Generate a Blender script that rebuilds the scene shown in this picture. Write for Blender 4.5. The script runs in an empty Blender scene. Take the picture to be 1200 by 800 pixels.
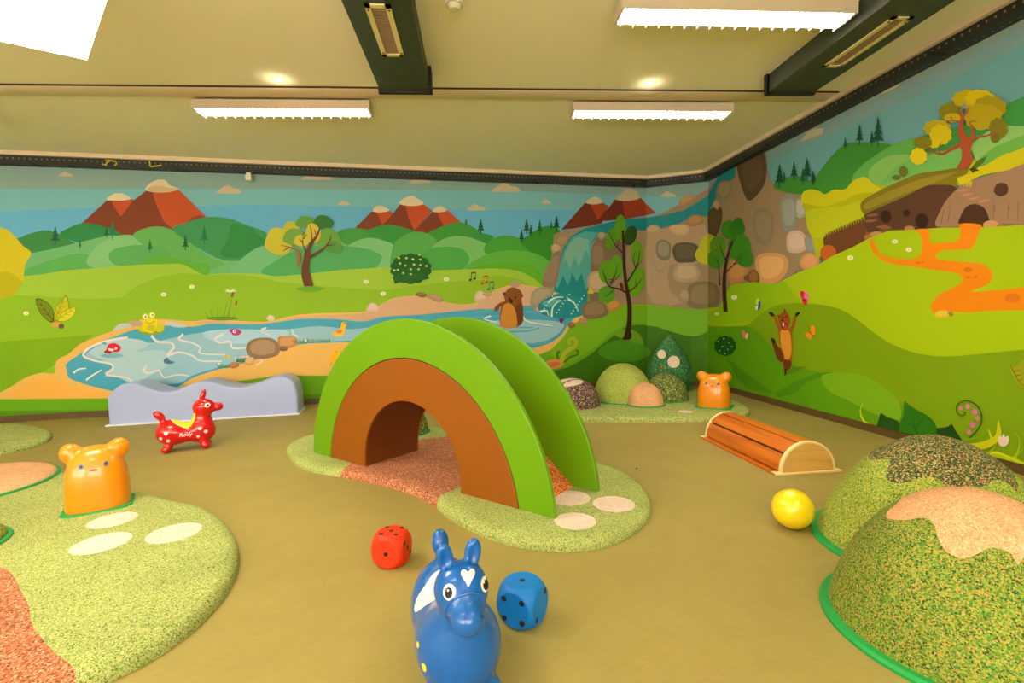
import bpy, bmesh, math, random
import numpy as np
from mathutils import Vector, Matrix, geometry

random.seed(7)
rng = np.random.default_rng(7)
scene = bpy.context.scene
COL = scene.collection

# ------------------------------------------------------------------ camera
F_PX = 585.0
PITCH, ROLL, YAW, EYE = 0.0585, -0.0232, 0.0725, 1.15
cp, sp = math.cos(PITCH), math.sin(PITCH)
cr_, sr_ = math.cos(ROLL), math.sin(ROLL)
cy_, sy_ = math.cos(YAW), math.sin(YAW)
FWD = np.array([sy_ * cp, cy_ * cp, -sp])
R0 = np.array([cy_, -sy_, 0.0])
U0 = np.cross(R0, FWD)
RIGHT = R0 * cr_ + U0 * sr_
UP = -R0 * sr_ + U0 * cr_
ORIGIN = np.array([0.0, 0.0, EYE])
cam_data = bpy.data.cameras.new('camera')
cam_data.sensor_fit = 'HORIZONTAL'
cam_data.sensor_width = 36.0
cam_data.lens = F_PX / 1200.0 * 36.0
cam_data.clip_start = 0.02
cam = bpy.data.objects.new('camera', cam_data)
COL.objects.link(cam)
cam.matrix_world = Matrix(((RIGHT[0], UP[0], -FWD[0], 0), (RIGHT[1], UP[1], -FWD[1], 0),
                           (RIGHT[2], UP[2], -FWD[2], EYE), (0, 0, 0, 1)))
scene.camera = cam

# ------------------------------------------------------------------ world, exposure
world = bpy.data.worlds.new('world')
scene.world = world
world.use_nodes = True
world.node_tree.nodes['Background'].inputs[0].default_value = (1.0, 0.93, 0.78, 1)
world.node_tree.nodes['Background'].inputs[1].default_value = 0.05
scene.view_settings.view_transform = 'Standard'
scene.view_settings.look = 'None'
scene.view_settings.gamma = 1.0
scene.view_settings.use_curve_mapping = False
scene.view_settings.exposure = 0.32
LAMP_POWER = 36.0        # emission of the fluorescent tubes
PANEL_POWER = 20.0       # emission of the big bright panel, upper left
LAMP_COLOR = (1.0, 0.94, 0.84)

# ------------------------------------------------------------------ projection helpers (camera model -> places in the room)
def ray(x, y):
    return FWD * F_PX + RIGHT * (x - 600) - UP * (y - 400)

def G(x, y, z=0.0):
    d = ray(x, y)
    return ORIGIN + d * ((z - EYE) / d[2])

# ------------------------------------------------------------------ generic helpers
def lin(c):
    c = c / 255.0
    return c / 12.92 if c <= 0.04045 else ((c + 0.055) / 1.055) ** 2.4

def rgb(r, g, b, k=1.0):
    return (min(lin(r) * k, 1), min(lin(g) * k, 1), min(lin(b) * k, 1), 1.0)

def mesh_obj(name, verts, faces, material=None, parent=None, smooth=False):
    me = bpy.data.meshes.new(name)
    me.from_pydata([tuple(map(float, v)) for v in verts], [], [tuple(int(i) for i in f) for f in faces])
    me.validate()
    me.update()
    if material:
        me.materials.append(material)
    if smooth:
        me.shade_smooth()
    o = bpy.data.objects.new(name, me)
    COL.objects.link(o)
    if parent:
        o.parent = parent
    return o

def bm_obj(name, bm, material=None, parent=None, smooth=False, angle=None):
    me = bpy.data.meshes.new(name)
    bmesh.ops.recalc_face_normals(bm, faces=bm.faces)
    bm.to_mesh(me)
    bm.free()
    if material:
        me.materials.append(material)
    if smooth:
        me.shade_smooth()
        if angle is not None:
            try:
                me.set_sharp_from_angle(angle=angle)
            except Exception:
                pass
    o = bpy.data.objects.new(name, me)
    COL.objects.link(o)
    if parent:
        o.parent = parent
    return o

def box_bm(bm, lo, hi, bevel=0.0):
    r = bmesh.ops.create_cube(bm, size=1.0)
    vs = r['verts']
    for v in vs:
        v.co = Vector([(lo[i] + hi[i]) / 2 + v.co[i] * (hi[i] - lo[i]) for i in range(3)])
    if bevel > 0:
        es = list({e for v in vs for e in v.link_edges})
        bmesh.ops.bevel(bm, geom=es, offset=bevel, segments=2, profile=0.5, affect='EDGES')

def box(name, lo, hi, material, parent=None, bevel=0.0):
    bm = bmesh.new()
    box_bm(bm, lo, hi, bevel)
    return bm_obj(name, bm, material, parent, smooth=bevel > 0, angle=0.7)

def thing(name, label, cat, loc=(0, 0, 0), rz=0.0, group=None):
    o = bpy.data.objects.new(name, None)
    o.empty_display_size = 0.1
    COL.objects.link(o)
    o.location = tuple(map(float, loc))
    o.rotation_euler = (0, 0, rz)
    o['label'] = label
    o['category'] = cat
    if group:
        o['group'] = group
    return o

def tag(o, label, cat, group=None):
    o['label'] = label
    o['category'] = cat
    if group:
        o['group'] = group
    return o

def struct(o):
    o['kind'] = 'structure'
    return o

def copy_tree(o, parent=None):
    c = o.copy()
    COL.objects.link(c)
    if parent:
        c.parent = parent
    for ch in list(o.children):
        copy_tree(ch, c)
    return c

def cyl(name, a, b, r, material, parent=None, seg=20, r2=None):
    a, b = Vector(a), Vector(b)
    bm = bmesh.new()
    d = b - a
    m = Matrix.Translation((a + b) / 2) @ d.to_track_quat('Z', 'Y').to_matrix().to_4x4()
    bmesh.ops.create_cone(bm, cap_ends=True, segments=seg, radius1=r, radius2=r if r2 is None else r2, depth=d.length, matrix=m)
    return bm_obj(name, bm, material, parent, smooth=True, angle=0.7)

# ------------------------------------------------------------------ materials
def new_mat(name):
    m = bpy.data.materials.new(name)
    m.use_nodes = True
    return m, m.node_tree, m.node_tree.nodes['Principled BSDF']

def plain(name, c, rough=0.5, spec=0.5, coat=0.0, metal=0.0, noise=0.0, nscale=8.0, bump=0.0, bscale=60.0):
    m, nt, b = new_mat(name)
    b.inputs['Base Color'].default_value = c
    b.inputs['Roughness'].default_value = rough
    b.inputs['Specular IOR Level'].default_value = spec
    b.inputs['Coat Weight'].default_value = coat
    b.inputs['Coat Roughness'].default_value = 0.08
    b.inputs['Metallic'].default_value = metal
    tc = nt.nodes.new('ShaderNodeTexCoord')
    if noise > 0:
        n = nt.nodes.new('ShaderNodeTexNoise')
        n.inputs['Scale'].default_value = nscale
        n.inputs['Detail'].default_value = 5
        nt.links.new(tc.outputs['Object'], n.inputs['Vector'])
        mix = nt.nodes.new('ShaderNodeMix')
        mix.data_type = 'RGBA'
        mix.inputs[6].default_value = tuple(x * (1 - noise) for x in c[:3]) + (1,)
        mix.inputs[7].default_value = tuple(min(1, x * (1 + noise)) for x in c[:3]) + (1,)
        nt.links.new(n.outputs['Fac'], mix.inputs[0])
        nt.links.new(mix.outputs[2], b.inputs['Base Color'])
    if bump > 0:
        n2 = nt.nodes.new('ShaderNodeTexNoise')
        n2.inputs['Scale'].default_value = bscale
        nt.links.new(tc.outputs['Object'], n2.inputs['Vector'])
        bp = nt.nodes.new('ShaderNodeBump')
        bp.inputs['Strength'].default_value = bump
        bp.inputs['Distance'].default_value = 0.01
        nt.links.new(n2.outputs['Fac'], bp.inputs['Height'])
        nt.links.new(bp.outputs['Normal'], b.inputs['Normal'])
    return m

def emit(name, c, s):
    m, nt, b = new_mat(name)
    b.inputs['Base Color'].default_value = (0.8, 0.8, 0.8, 1)
    b.inputs['Emission Color'].default_value = tuple(c) + (1,)
    b.inputs['Emission Strength'].default_value = s
    return m

def granules(name, stops, scale=170.0, bump=0.5, rough=0.85):
    """bonded rubber granulate: every grain a colour of its own"""
    m, nt, b = new_mat(name)
    tc = nt.nodes.new('ShaderNodeTexCoord')
    v = nt.nodes.new('ShaderNodeTexVoronoi')
    v.inputs['Scale'].default_value = scale
    v.inputs['Randomness'].default_value = 1.0
    nt.links.new(tc.outputs['Object'], v.inputs['Vector'])
    s = nt.nodes.new('ShaderNodeSeparateColor')
    nt.links.new(v.outputs['Color'], s.inputs[0])
    r = nt.nodes.new('ShaderNodeValToRGB')
    r.color_ramp.interpolation = 'CONSTANT'
    els = r.color_ramp.elements
    tot = sum(w for w, _ in stops)
    pos = 0.0
    for i, (w, c) in enumerate(stops):
        if i < 2:
            e = els[i]
            e.position = pos
        else:
            e = els.new(pos)
        e.color = c
        pos += w / tot
    nt.links.new(s.outputs[0], r.inputs[0])
    n = nt.nodes.new('ShaderNodeTexNoise')
    n.inputs['Scale'].default_value = 3.0
    nt.links.new(tc.outputs['Object'], n.inputs['Vector'])
    mr = nt.nodes.new('ShaderNodeMapRange')
    mr.inputs[1].default_value = 0.3
    mr.inputs[2].default_value = 0.7
    mr.inputs[3].default_value = 0.9
    mr.inputs[4].default_value = 1.08
    nt.links.new(n.outputs['Fac'], mr.inputs[0])
    mul = nt.nodes.new('ShaderNodeVectorMath')
    mul.operation = 'SCALE'
    nt.links.new(r.outputs[0], mul.inputs[0])
    nt.links.new(mr.outputs[0], mul.inputs['Scale'])
    nt.links.new(mul.outputs[0], b.inputs['Base Color'])
    b.inputs['Roughness'].default_value = rough
    b.inputs['Specular IOR Level'].default_value = 0.25
    bp = nt.nodes.new('ShaderNodeBump')
    bp.inputs['Strength'].default_value = bump
    bp.inputs['Distance'].default_value = 0.003
    bp.invert = True
    nt.links.new(v.outputs['Distance'], bp.inputs['Height'])
    nt.links.new(bp.outputs['Normal'], b.inputs['Normal'])
    return m

M = {}
M['floor'] = None
def floor_mat():
    m, nt, b = new_mat('linoleum')
    tc = nt.nodes.new('ShaderNodeTexCoord')
    n1 = nt.nodes.new('ShaderNodeTexNoise'); n1.inputs['Scale'].default_value = 0.9; n1.inputs['Detail'].default_value = 4
    mp = nt.nodes.new('ShaderNodeMapping'); mp.inputs['Scale'].default_value = (14, 90, 1); mp.inputs['Rotation'].default_value = (0, 0, 0.3)
    n2 = nt.nodes.new('ShaderNodeTexNoise'); n2.inputs['Scale'].default_value = 1.6; n2.inputs['Detail'].default_value = 6
    n3 = nt.nodes.new('ShaderNodeTexNoise'); n3.inputs['Scale'].default_value = 4.0; n3.inputs['Detail'].default_value = 8; n3.inputs['Roughness'].default_value = 0.7
    nt.links.new(tc.outputs['Object'], n1.inputs['Vector'])
    nt.links.new(tc.outputs['Object'], mp.inputs['Vector'])
    nt.links.new(mp.outputs[0], n2.inputs['Vector'])
    nt.links.new(tc.outputs['Object'], n3.inputs['Vector'])
    def mix(f, a, bb, lo, hi):
        mr = nt.nodes.new('ShaderNodeMapRange'); mr.inputs[1].default_value = lo; mr.inputs[2].default_value = hi
        nt.links.new(f, mr.inputs[0])
        x = nt.nodes.new('ShaderNodeMix'); x.data_type = 'RGBA'
        nt.links.new(mr.outputs[0], x.inputs[0])
        for k, q in ((6, a), (7, bb)):
            if isinstance(q, tuple):
                x.inputs[k].default_value = q
            else:
                nt.links.new(q, x.inputs[k])
        return x.outputs[2]
    c = mix(n1.outputs['Fac'], rgb(148, 131, 66), rgb(164, 146, 76), 0.3, 0.7)
    c2 = mix(n2.outputs['Fac'], rgb(138, 123, 60), rgb(170, 152, 83), 0.25, 0.75)
    x = nt.nodes.new('ShaderNodeMix'); x.data_type = 'RGBA'; x.inputs[0].default_value = 0.35
    nt.links.new(c, x.inputs[6]); nt.links.new(c2, x.inputs[7])
    mr = nt.nodes.new('ShaderNodeMapRange'); mr.inputs[1].default_value = 0.3; mr.inputs[2].default_value = 0.75; mr.inputs[3].default_value = 0.93; mr.inputs[4].default_value = 1.05
    nt.links.new(n3.outputs['Fac'], mr.inputs[0])
    sc = nt.nodes.new('ShaderNodeVectorMath'); sc.operation = 'SCALE'
    nt.links.new(x.outputs[2], sc.inputs[0]); nt.links.new(mr.outputs[0], sc.inputs['Scale'])
    nt.links.new(sc.outputs[0], b.inputs['Base Color'])
    b.inputs['Roughness'].default_value = 0.62
    b.inputs['Specular IOR Level'].default_value = 0.25
    return m
M['floor'] = floor_mat()
M['ceiling'] = plain('ceiling_paint', rgb(246, 236, 206), 0.9, 0.2, noise=0.02, nscale=1.5)
M['cove'] = plain('cove_paint', rgb(228, 206, 176), 0.8, 0.2)
M['wall'] = plain('wall_paint', rgb(150, 175, 60), 0.85, 0.2)
M['wall_plain'] = plain('plain_wall_paint', rgb(236, 228, 205), 0.85, 0.2)
M['baseboard'] = plain('baseboard', rgb(96, 74, 36), 0.5, 0.4)
M['black'] = plain('black_metal', rgb(38, 42, 36), 0.55, 0.4, noise=0.15, nscale=20)
M['duct'] = plain('duct_paint', rgb(66, 74, 60), 0.6, 0.4, noise=0.05, nscale=4)
M['duct_cap'] = plain('duct_end_cap', rgb(30, 28, 22), 0.6, 0.4)
M['vent'] = plain('vent_frame', rgb(222, 205, 142), 0.5, 0.4)
M['grille'] = plain('vent_grille', rgb(150, 120, 88), 0.6, 0.4)
M['housing'] = plain('lamp_housing', rgb(196, 176, 148), 0.5, 0.3)
M['tube'] = emit('lamp_tube', LAMP_COLOR, LAMP_POWER)
M['panel'] = emit('lamp_panel', (1.0, 0.93, 0.8), PANEL_POWER)
M['louvre'] = plain('lamp_louvre', rgb(240, 230, 225), 0.3, 0.5)
M['yellow_mark'] = plain('yellow_marking', rgb(214, 190, 40), 0.6, 0.3)
M['white'] = plain('white_plastic', rgb(225, 215, 190), 0.4, 0.4)

LG = [(3, rgb(156, 170, 86)), (3, rgb(176, 186, 106)), (2, rgb(124, 148, 58)), (1.6, rgb(198, 182, 116)), (1.0, rgb(78, 106, 42)), (0.6, rgb(206, 198, 150))]
M['mat_green'] = granules('rubber_light_green', LG, 260)
M['mat_green_far'] = granules('rubber_light_green_far', LG, 150)
M['mat_brown'] = granules('rubber_terracotta', [(3, rgb(178, 104, 66)), (3, rgb(198, 126, 86)), (2, rgb(144, 74, 44)), (1.2, rgb(222, 172, 134)), (1, rgb(108, 54, 36))], 190)
M['spot'] = granules('rubber_cream', [(3, rgb(226, 200, 180)), (2, rgb(236, 212, 192)), (1, rgb(212, 184, 162))], 220, 0.2)
M['pink'] = granules('rubber_salmon', [(3, rgb(218, 160, 112)), (3, rgb(226, 172, 126)), (1.5, rgb(204, 140, 92)), (0.6, rgb(234, 192, 152))], 210, 0.3)
M['rim'] = plain('green_rim', rgb(24, 150, 66), 0.5, 0.4)
M['hill_green'] = granules('rubber_meadow_green', [(3, rgb(112, 132, 38)), (2.5, rgb(140, 154, 52)), (1.6, rgb(80, 114, 38)), (1.2, rgb(176, 154, 72)), (1.1, rgb(50, 70, 26)), (0.5, rgb(196, 128, 74)), (0.6, rgb(60, 140, 56))], 235)
M['hill_lime'] = granules('rubber_lime_green', [(3, rgb(146, 160, 52)), (2.5, rgb(170, 180, 66)), (1.6, rgb(106, 140, 46)), (1.2, rgb(206, 176, 96)), (0.8, rgb(70, 96, 34)), (0.7, rgb(80, 160, 64))], 235)
M['hill_dark'] = granules('rubber_dark_olive', [(3, rgb(66, 78, 36)), (2, rgb(92, 104, 50)), (1.6, rgb(42, 52, 28)), (1.2, rgb(190, 170, 110)), (0.8, rgb(200, 120, 84)), (0.8, rgb(128, 140, 70))], 215)
M['dome_lime'] = granules('rubber_pale_lime', [(3, rgb(160, 172, 74)), (3, rgb(178, 188, 90)), (2, rgb(136, 152, 58))], 150)
M['dome_olive'] = granules('rubber_olive', [(3, rgb(92, 110, 44)), (2, rgb(130, 140, 66)), (1.6, rgb(58, 76, 34)), (1.2, rgb(178, 172, 106))], 95)
M['dome_plum'] = granules('rubber_plum_grey', [(3, rgb(96, 70, 62)), (2, rgb(130, 100, 88)), (2, rgb(60, 44, 40)), (1.2, rgb(186, 160, 140))], 90)
M['tree_green'] = granules('rubber_forest_green', [(3, rgb(50, 112, 62)), (2, rgb(72, 134, 80)), (1.6, rgb(34, 80, 44)), (1, rgb(110, 160, 104))], 100)
M['orange_cover'] = granules('rubber_orange', [(3, rgb(226, 110, 48)), (2, rgb(238, 150, 86)), (2, rgb(190, 76, 26)), (1, rgb(246, 190, 130))], 120)
M['fin'] = plain('green_laminate', rgb(100, 150, 4), 0.38, 0.4)
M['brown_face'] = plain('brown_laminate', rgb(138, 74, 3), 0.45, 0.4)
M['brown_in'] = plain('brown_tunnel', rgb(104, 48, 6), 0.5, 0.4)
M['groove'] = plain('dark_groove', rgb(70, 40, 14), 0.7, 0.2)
M['bear'] = plain('orange_vinyl', rgb(238, 138, 3), 0.3, 0.5, coat=0.4)
M['red'] = plain('red_vinyl', rgb(206, 4, 18), 0.2, 0.5, coat=0.5)
M['blue'] = plain('blue_vinyl', rgb(3, 88, 166), 0.25, 0.5, coat=0.3)
M['blue_dark'] = plain('blue_vinyl_inner', rgb(2, 36, 84), 0.4, 0.5)
M['yellow'] = plain('yellow_vinyl', rgb(250, 216, 20), 0.3, 0.5, coat=0.3)
M['eye_white'] = plain('eye_white', rgb(246, 238, 226), 0.35, 0.4)
M['print_white'] = plain('print_cream', rgb(240, 220, 214), 0.35, 0.4)
M['eye_black'] = plain('eye_black', rgb(26, 16, 18), 0.5, 0.3)
M['eye_blue'] = plain('eye_blue', rgb(70, 100, 150), 0.3, 0.5)
M['mouth_red'] = plain('mouth_red', rgb(216, 52, 30), 0.4, 0.4)
M['die_red'] = plain('red_foam', rgb(226, 48, 4), 0.5, 0.35)
M['die_blue'] = plain('blue_foam', rgb(2, 116, 198), 0.5, 0.35)
M['pip'] = plain('black_pip', rgb(30, 22, 24), 0.5, 0.3)
M['wave'] = plain('pale_blue_vinyl', rgb(170, 182, 226), 0.4, 0.4, bump=0.35, bscale=9)
M['wave_trim'] = plain('white_edging', rgb(236, 236, 240), 0.5, 0.4)
def wood(name, a, b_, dark, stretch=(40, 2, 40), rough=0.35):
    m, nt, b = new_mat(name)
    tc = nt.nodes.new('ShaderNodeTexCoord')
    mp = nt.nodes.new('ShaderNodeMapping'); mp.inputs['Scale'].default_value = stretch
    n = nt.nodes.new('ShaderNodeTexNoise'); n.inputs['Scale'].default_value = 1.0; n.inputs['Detail'].default_value = 7; n.inputs['Distortion'].default_value = 0.6
    r = nt.nodes.new('ShaderNodeValToRGB')
    e = r.color_ramp.elements
    e[0].position = 0.32; e[0].color = dark
    e[1].position = 0.68; e[1].color = b_
    x = e.new(0.5); x.color = a
    nt.links.new(tc.outputs['Object'], mp.inputs[0]); nt.links.new(mp.outputs[0], n.inputs['Vector'])
    nt.links.new(n.outputs['Fac'], r.inputs[0]); nt.links.new(r.outputs[0], b.inputs['Base Color'])
    b.inputs['Roughness'].default_value = rough
    b.inputs['Coat Weight'].default_value = 0.2
    return m
M['slat'] = wood('bark_orange', rgb(200, 104, 22), rgb(212, 118, 28), rgb(172, 80, 14), (1.3, 16, 16))
M['log_end'] = wood('pale_ply', rgb(228, 176, 92), rgb(236, 190, 108), rgb(218, 164, 82), (10, 2, 16), 0.5)
M['log_trim'] = plain('pale_ply_edge', rgb(246, 214, 150), 0.5, 0.3)
M['log_core'] = plain('log_core', rgb(70, 34, 12), 0.8, 0.2)
def print_mat():
    m, nt, b = new_mat('mural_print')
    a = nt.nodes.new('ShaderNodeAttribute'); a.attribute_name = 'ink'
    nt.links.new(a.outputs['Color'], b.inputs['Base Color'])
    b.inputs['Roughness'].default_value = 0.6
    b.inputs['Specular IOR Level'].default_value = 0.2
    return m
M['print'] = print_mat()

# ------------------------------------------------------------------ room shell
Z_CEIL = 3.10
WA0 = np.array([-5.579, 6.207]); WB = np.array([2.60, 7.42]); WC = np.array([3.40, 7.06]); WD0 = np.array([3.59, 2.987])
eAB = (WB - WA0) / np.linalg.norm(WB - WA0)
WA = WA0 - eAB * 1.9
eCD = (WD0 - WC) / np.linalg.norm(WD0 - WC)
WD = WC + eCD * 10.2
WALLS = [('wall_back', WA, WB), ('wall_corner', WB, WC), ('wall_right', WC, WD)]
XL, YB = float(WA[0]), float(WD[1])

def wall_slab(name, a, b, z0, z1, t, material, parent=None, off=0.0):
    a = np.array(a); b = np.array(b)
    e = (b - a) / np.linalg.norm(b - a)
    n = np.array([e[1], -e[0]])        # points into the room
    p = [a + n * off, b + n * off, b + n * (off - t), a + n * (off - t)]
    v = [(q[0], q[1], z) for z in (z0, z1) for q in p]
    f = [(0, 1, 2, 3), (7, 6, 5, 4), (0, 4, 5, 1), (1, 5, 6, 2), (2, 6, 7, 3), (3, 7, 4, 0)]
    bm = bmesh.new()
    vs = [bm.verts.new(q) for q in v]
    for q in f:
        bm.faces.new([vs[i] for i in q])
    return bm_obj(name, bm, material, parent)

wall_objs = {}
for nm, a, b in WALLS:
    wall_objs[nm] = struct(wall_slab(nm, a, b, 0, Z_CEIL, 0.15, M['wall']))
fl = struct(box('floor', (XL - 0.2, YB - 0.2, -0.1), (4.4, 7.7, 0), M['floor']))
struct(wall_slab('wall_left', (XL, YB), WA, 0, Z_CEIL, 0.15, M['wall_plain']))
struct(wall_slab('wall_rear', WD, (XL, YB), 0, Z_CEIL, 0.15, M['wall_plain']))
struct(box('ceiling', (XL - 0.2, YB - 0.2, Z_CEIL), (4.4, 7.7, Z_CEIL + 0.1), M['ceiling']))
for nm, a, b in WALLS:
    side = nm.split('_')[1]
    struct(wall_slab('baseboard_' + side, a, b, 0.0, 0.075, 0.012, M['baseboard'], off=0.02))
# ceiling band that the far row of lamps hangs on, its dark shadow gap, and the cove along the walls
struct(box('trim_1', (XL, 4.47, 3.085), (3.5, 4.66, 3.10), M['cove'], bevel=0.004))
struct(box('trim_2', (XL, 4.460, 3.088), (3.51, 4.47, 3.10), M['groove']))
k = 3
for nm, a, b in WALLS:
    struct(wall_slab('trim_%d' % k, a, b, 3.055, Z_CEIL, 0.14, M['cove'], off=0.14)); k += 1

# glowing panes added on the unseen rear wall to brighten walls and ceiling
M['daylight'] = emit('window_daylight', (1.0, 0.95, 0.86), 9.0)
M['window_frame'] = plain('window_frame', rgb(230, 226, 214), 0.5, 0.3)
for i, xc in enumerate((-6.0, -2.6, 0.8)):
    bm = bmesh.new()
    w_, z0_, z1_, yy = 1.35, 0.9, 2.6, YB + 0.012
    box_bm(bm, (xc - w_, yy - 0.01, z0_), (xc + w_, yy, z1_))
    pane = bm_obj('window_%d' % (i + 1), bm, M['daylight']); struct(pane)
    for k_ in range(4):
        xx = xc - w_ + 2 * w_ * k_ / 3
        box('window_frame', (xx - 0.03, yy, z0_ - 0.03), (xx + 0.03, yy + 0.04, z1_ + 0.03), M['window_frame'], pane)
    for zz in (z0_, z1_):
        box('window_frame', (xc - w_, yy, zz - 0.03), (xc + w_, yy + 0.04, zz + 0.03), M['window_frame'], pane)

# ------------------------------------------------------------------ the mural: flat printed shapes, each lying on its wall
S_AB = float(np.linalg.norm(WB - WA)); S_BC = float(np.linalg.norm(WC - WB)); S_CD = float(np.linalg.norm(WD - WC))
SEG = {'wall_back': (0.0, S_AB, WA, WB), 'wall_corner': (S_AB, S_AB + S_BC, WB, WC), 'wall_right': (S_AB + S_BC, S_AB + S_BC + S_CD, WC, WD)}

def to_sz(x, y):
    nm = 'wall_back' if x < 757 else ('wall_corner' if x < 831 else 'wall_right')
    s0, s1, a, b = SEG[nm]
    e = (b - a) / np.linalg.norm(b - a)
    n = np.array([-e[1], e[0]])
    d = ray(x, y)
    t = (n @ (a - ORIGIN[:2])) / (n @ d[:2])
    p = ORIGIN + d * t
    return (s0 + float((p[:2] - a) @ e), float(p[2]))

def catmull(p, closed=True, sub=5):
    p = [np.array(q, float) for q in p]
    n = len(p)
    out = []
    rngi = range(n) if closed else range(n - 1)
    for i in rngi:
        if closed:
            a, b, c, d = p[i - 1], p[i], p[(i + 1) % n], p[(i + 2) % n]
        else:
            a, b, c, d = p[max(i - 1, 0)], p[i], p[i + 1], p[min(i + 2, n - 1)]
        for k_ in range(sub):
            t = k_ / sub
            out.append(0.5 * ((2 * b) + (c - a) * t + (2 * a - 5 * b + 4 * c - d) * t * t + (3 * b - a - 3 * c + d) * t ** 3))
    if not closed:
        out.append(p[-1])
    return [tuple(map(float, q)) for q in out]

def clip(poly, axis, val, keep_greater):
    out = []
    n = len(poly)
    for i in range(n):
        a, b = poly[i], poly[(i + 1) % n]
        ia = (a[axis] >= val) if keep_greater else (a[axis] <= val)
        ib = (b[axis] >= val) if keep_greater else (b[axis] <= val)
        if ia:
            out.append(a)
        if ia != ib:
            t = (val - a[axis]) / (b[axis] - a[axis])
            out.append((a[0] + (b[0] - a[0]) * t, a[1] + (b[1] - a[1]) * t))
    return out

LAYER = [0]
INK = {}          # (group, wall) -> [verts, faces, colours]
GROUP = ['painted_sky']
Z0P, Z1P = 0.075, 2.97
MG = 1.08

def paint_sz(color, poly):
    LAYER[0] += 1
    off = 0.0012 + LAYER[0] * 0.00004
    for nm, (s0, s1, a, b) in SEG.items():
        q = clip(poly, 0, s0, True)
        if len(q) > 2: q = clip(q, 0, s1, False)
        if len(q) > 2: q = clip(q, 1, Z0P, True)
        if len(q) > 2: q = clip(q, 1, Z1P, False)
        if len(q) < 3:
            continue
        c = [q[0]]
        for u in q[1:]:
            if abs(u[0] - c[-1][0]) + abs(u[1] - c[-1][1]) > 1e-5:
                c.append(u)
        if len(c) < 3:
            continue
        m_ = len(c)
        r_ = geometry.delaunay_2d_cdt([Vector(u) for u in c], [(i, (i + 1) % m_) for i in range(m_)], [], 1, 1e-6)
        tris = [tuple(q_[:3]) for q_ in r_[2]]
        c = [(u.x, u.y) for u in r_[0]]
        e = (b - a) / np.linalg.norm(b - a)
        n = np.array([e[1], -e[0]])
        V, F, K = INK.setdefault((GROUP[0], nm), ([], [], []))
        base = len(V)
        for u in c:
            p = a + e * (u[0] - s0) + n * off
            V.append((p[0], p[1], u[1]))
        for t in tris:
            i, j, k_ = t
            ax, ay = c[i]; bx, by = c[j]; cx, cy = c[k_]
            ar = (bx - ax) * (cy - ay) - (by - ay) * (cx - ax)
            if abs(ar) < 1e-9:
                continue
            F.append((base + i, base + j, base + k_) if ar > 0 else (base + i, base + k_, base + j))
            K.append(color)

def paint_px(color, pts):
    out = []
    n = len(pts)
    for i in range(n):
        a, b = pts[i], pts[(i + 1) % n]
        m = max(1, int(math.hypot(b[0] - a[0], b[1] - a[1]) / 30))
        for k_ in range(m):
            t = k_ / m
            out.append((a[0] + (b[0] - a[0]) * t, a[1] + (b[1] - a[1]) * t))
    paint_sz(color, [to_sz(*q) for q in out])

def C3(r, g, b): return rgb(r, g, b, MG)
def S(c, *pts): paint_px(C3(*c), catmull(flat(pts)))
def P(c, *pts): paint_px(C3(*c), flat(pts))
def flat(pts):
    o = []
    for q in pts:
        if isinstance(q, list): o += q
        else: o.append(q)
    return o
def E_(c, x, y, rx, ry, rot=0.0, n=20):
    P(c, [(x + rx * math.cos(t) * math.cos(rot) - ry * math.sin(t) * math.sin(rot), y + rx * math.cos(t) * math.sin(rot) + ry * math.sin(t) * math.cos(rot)) for t in [2 * math.pi * i / n for i in range(n)]])
def L(c, w0, w1, *pts):
    q = catmull(flat(pts), closed=False, sub=4)
    n = len(q)
    l, r = [], []
    for i in range(n):
        a, b = q[max(i - 1, 0)], q[min(i + 1, n - 1)]
        dx, dy = b[0] - a[0], b[1] - a[1]
        d = math.hypot(dx, dy) or 1
        w = (w0 + (w1 - w0) * i / (n - 1)) / 2
        l.append((q[i][0] - dy / d * w, q[i][1] + dx / d * w)); r.append((q[i][0] + dy / d * w, q[i][1] - dx / d * w))
    P(c, l + r[::-1])
def FR(ox, oy, s):
    return lambda *p: [(ox + x / s, oy + y / s) for x, y in p]
A = FR(0, 180, 4); B = FR(300, 180, 4); C = FR(560, 180, 4); D = FR(800, 100, 2.9625)
E = FR(0, 320, 4); F = FR(250, 320, 4); Q = FR(560, 330, 4); H = FR(820, 320, 3.137)
T5 = FR(1000, 90, 5); U6 = FR(1000, 430, 6); V6 = FR(870, 330, 6.667)
def conifer(x, y, h, c, w=0.32):
    """x,y: tip of the tree in the print, h its height"""
    L(c, 1.0, 1.2, (x, y + h * 0.3), (x, y + h))
    n = 4
    pts = [(x, y)]
    for i in range(n):
        t = (i + 1) / n
        pts += [(x + h * w * t * 0.9, y + h * 0.8 * t), (x + h * w * t * 0.35, y + h * 0.8 * t - h * 0.03)]
    left = [(2 * x - px_, py_) for px_, py_ in pts[1:]][::-1]
    P(c, pts + left)
def cloud(x, y, w, h, c=(196, 178, 148)):
    S(c, (x - w / 2, y), (x - w * .3, y - h * .55), (x - w * .05, y - h), (x + w * .18, y - h * .6), (x + w * .36, y - h * .5), (x + w / 2, y), (x, y + h * .08))
def blob(c, x, y, rx, ry, n=9, amp=0.12, ph=0.0):
    S(c, [(x + rx * (1 + amp * math.sin(3.7 * i + ph)) * math.cos(2 * math.pi * i / n), y + ry * (1 + amp * math.cos(5.1 * i + ph)) * math.sin(2 * math.pi * i / n)) for i in range(n)])
def scallop(c, x, y, rx, ry, n=12, bump=0.10):
    pts = []
    for i in range(n * 4):
        t = 2 * math.pi * i / (n * 4)
        k_ = 1 + bump * abs(math.sin(n * t / 2))
        pts.append((x + rx * k_ * math.cos(t), y + ry * k_ * math.sin(t)))
    P(c, pts)
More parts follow.
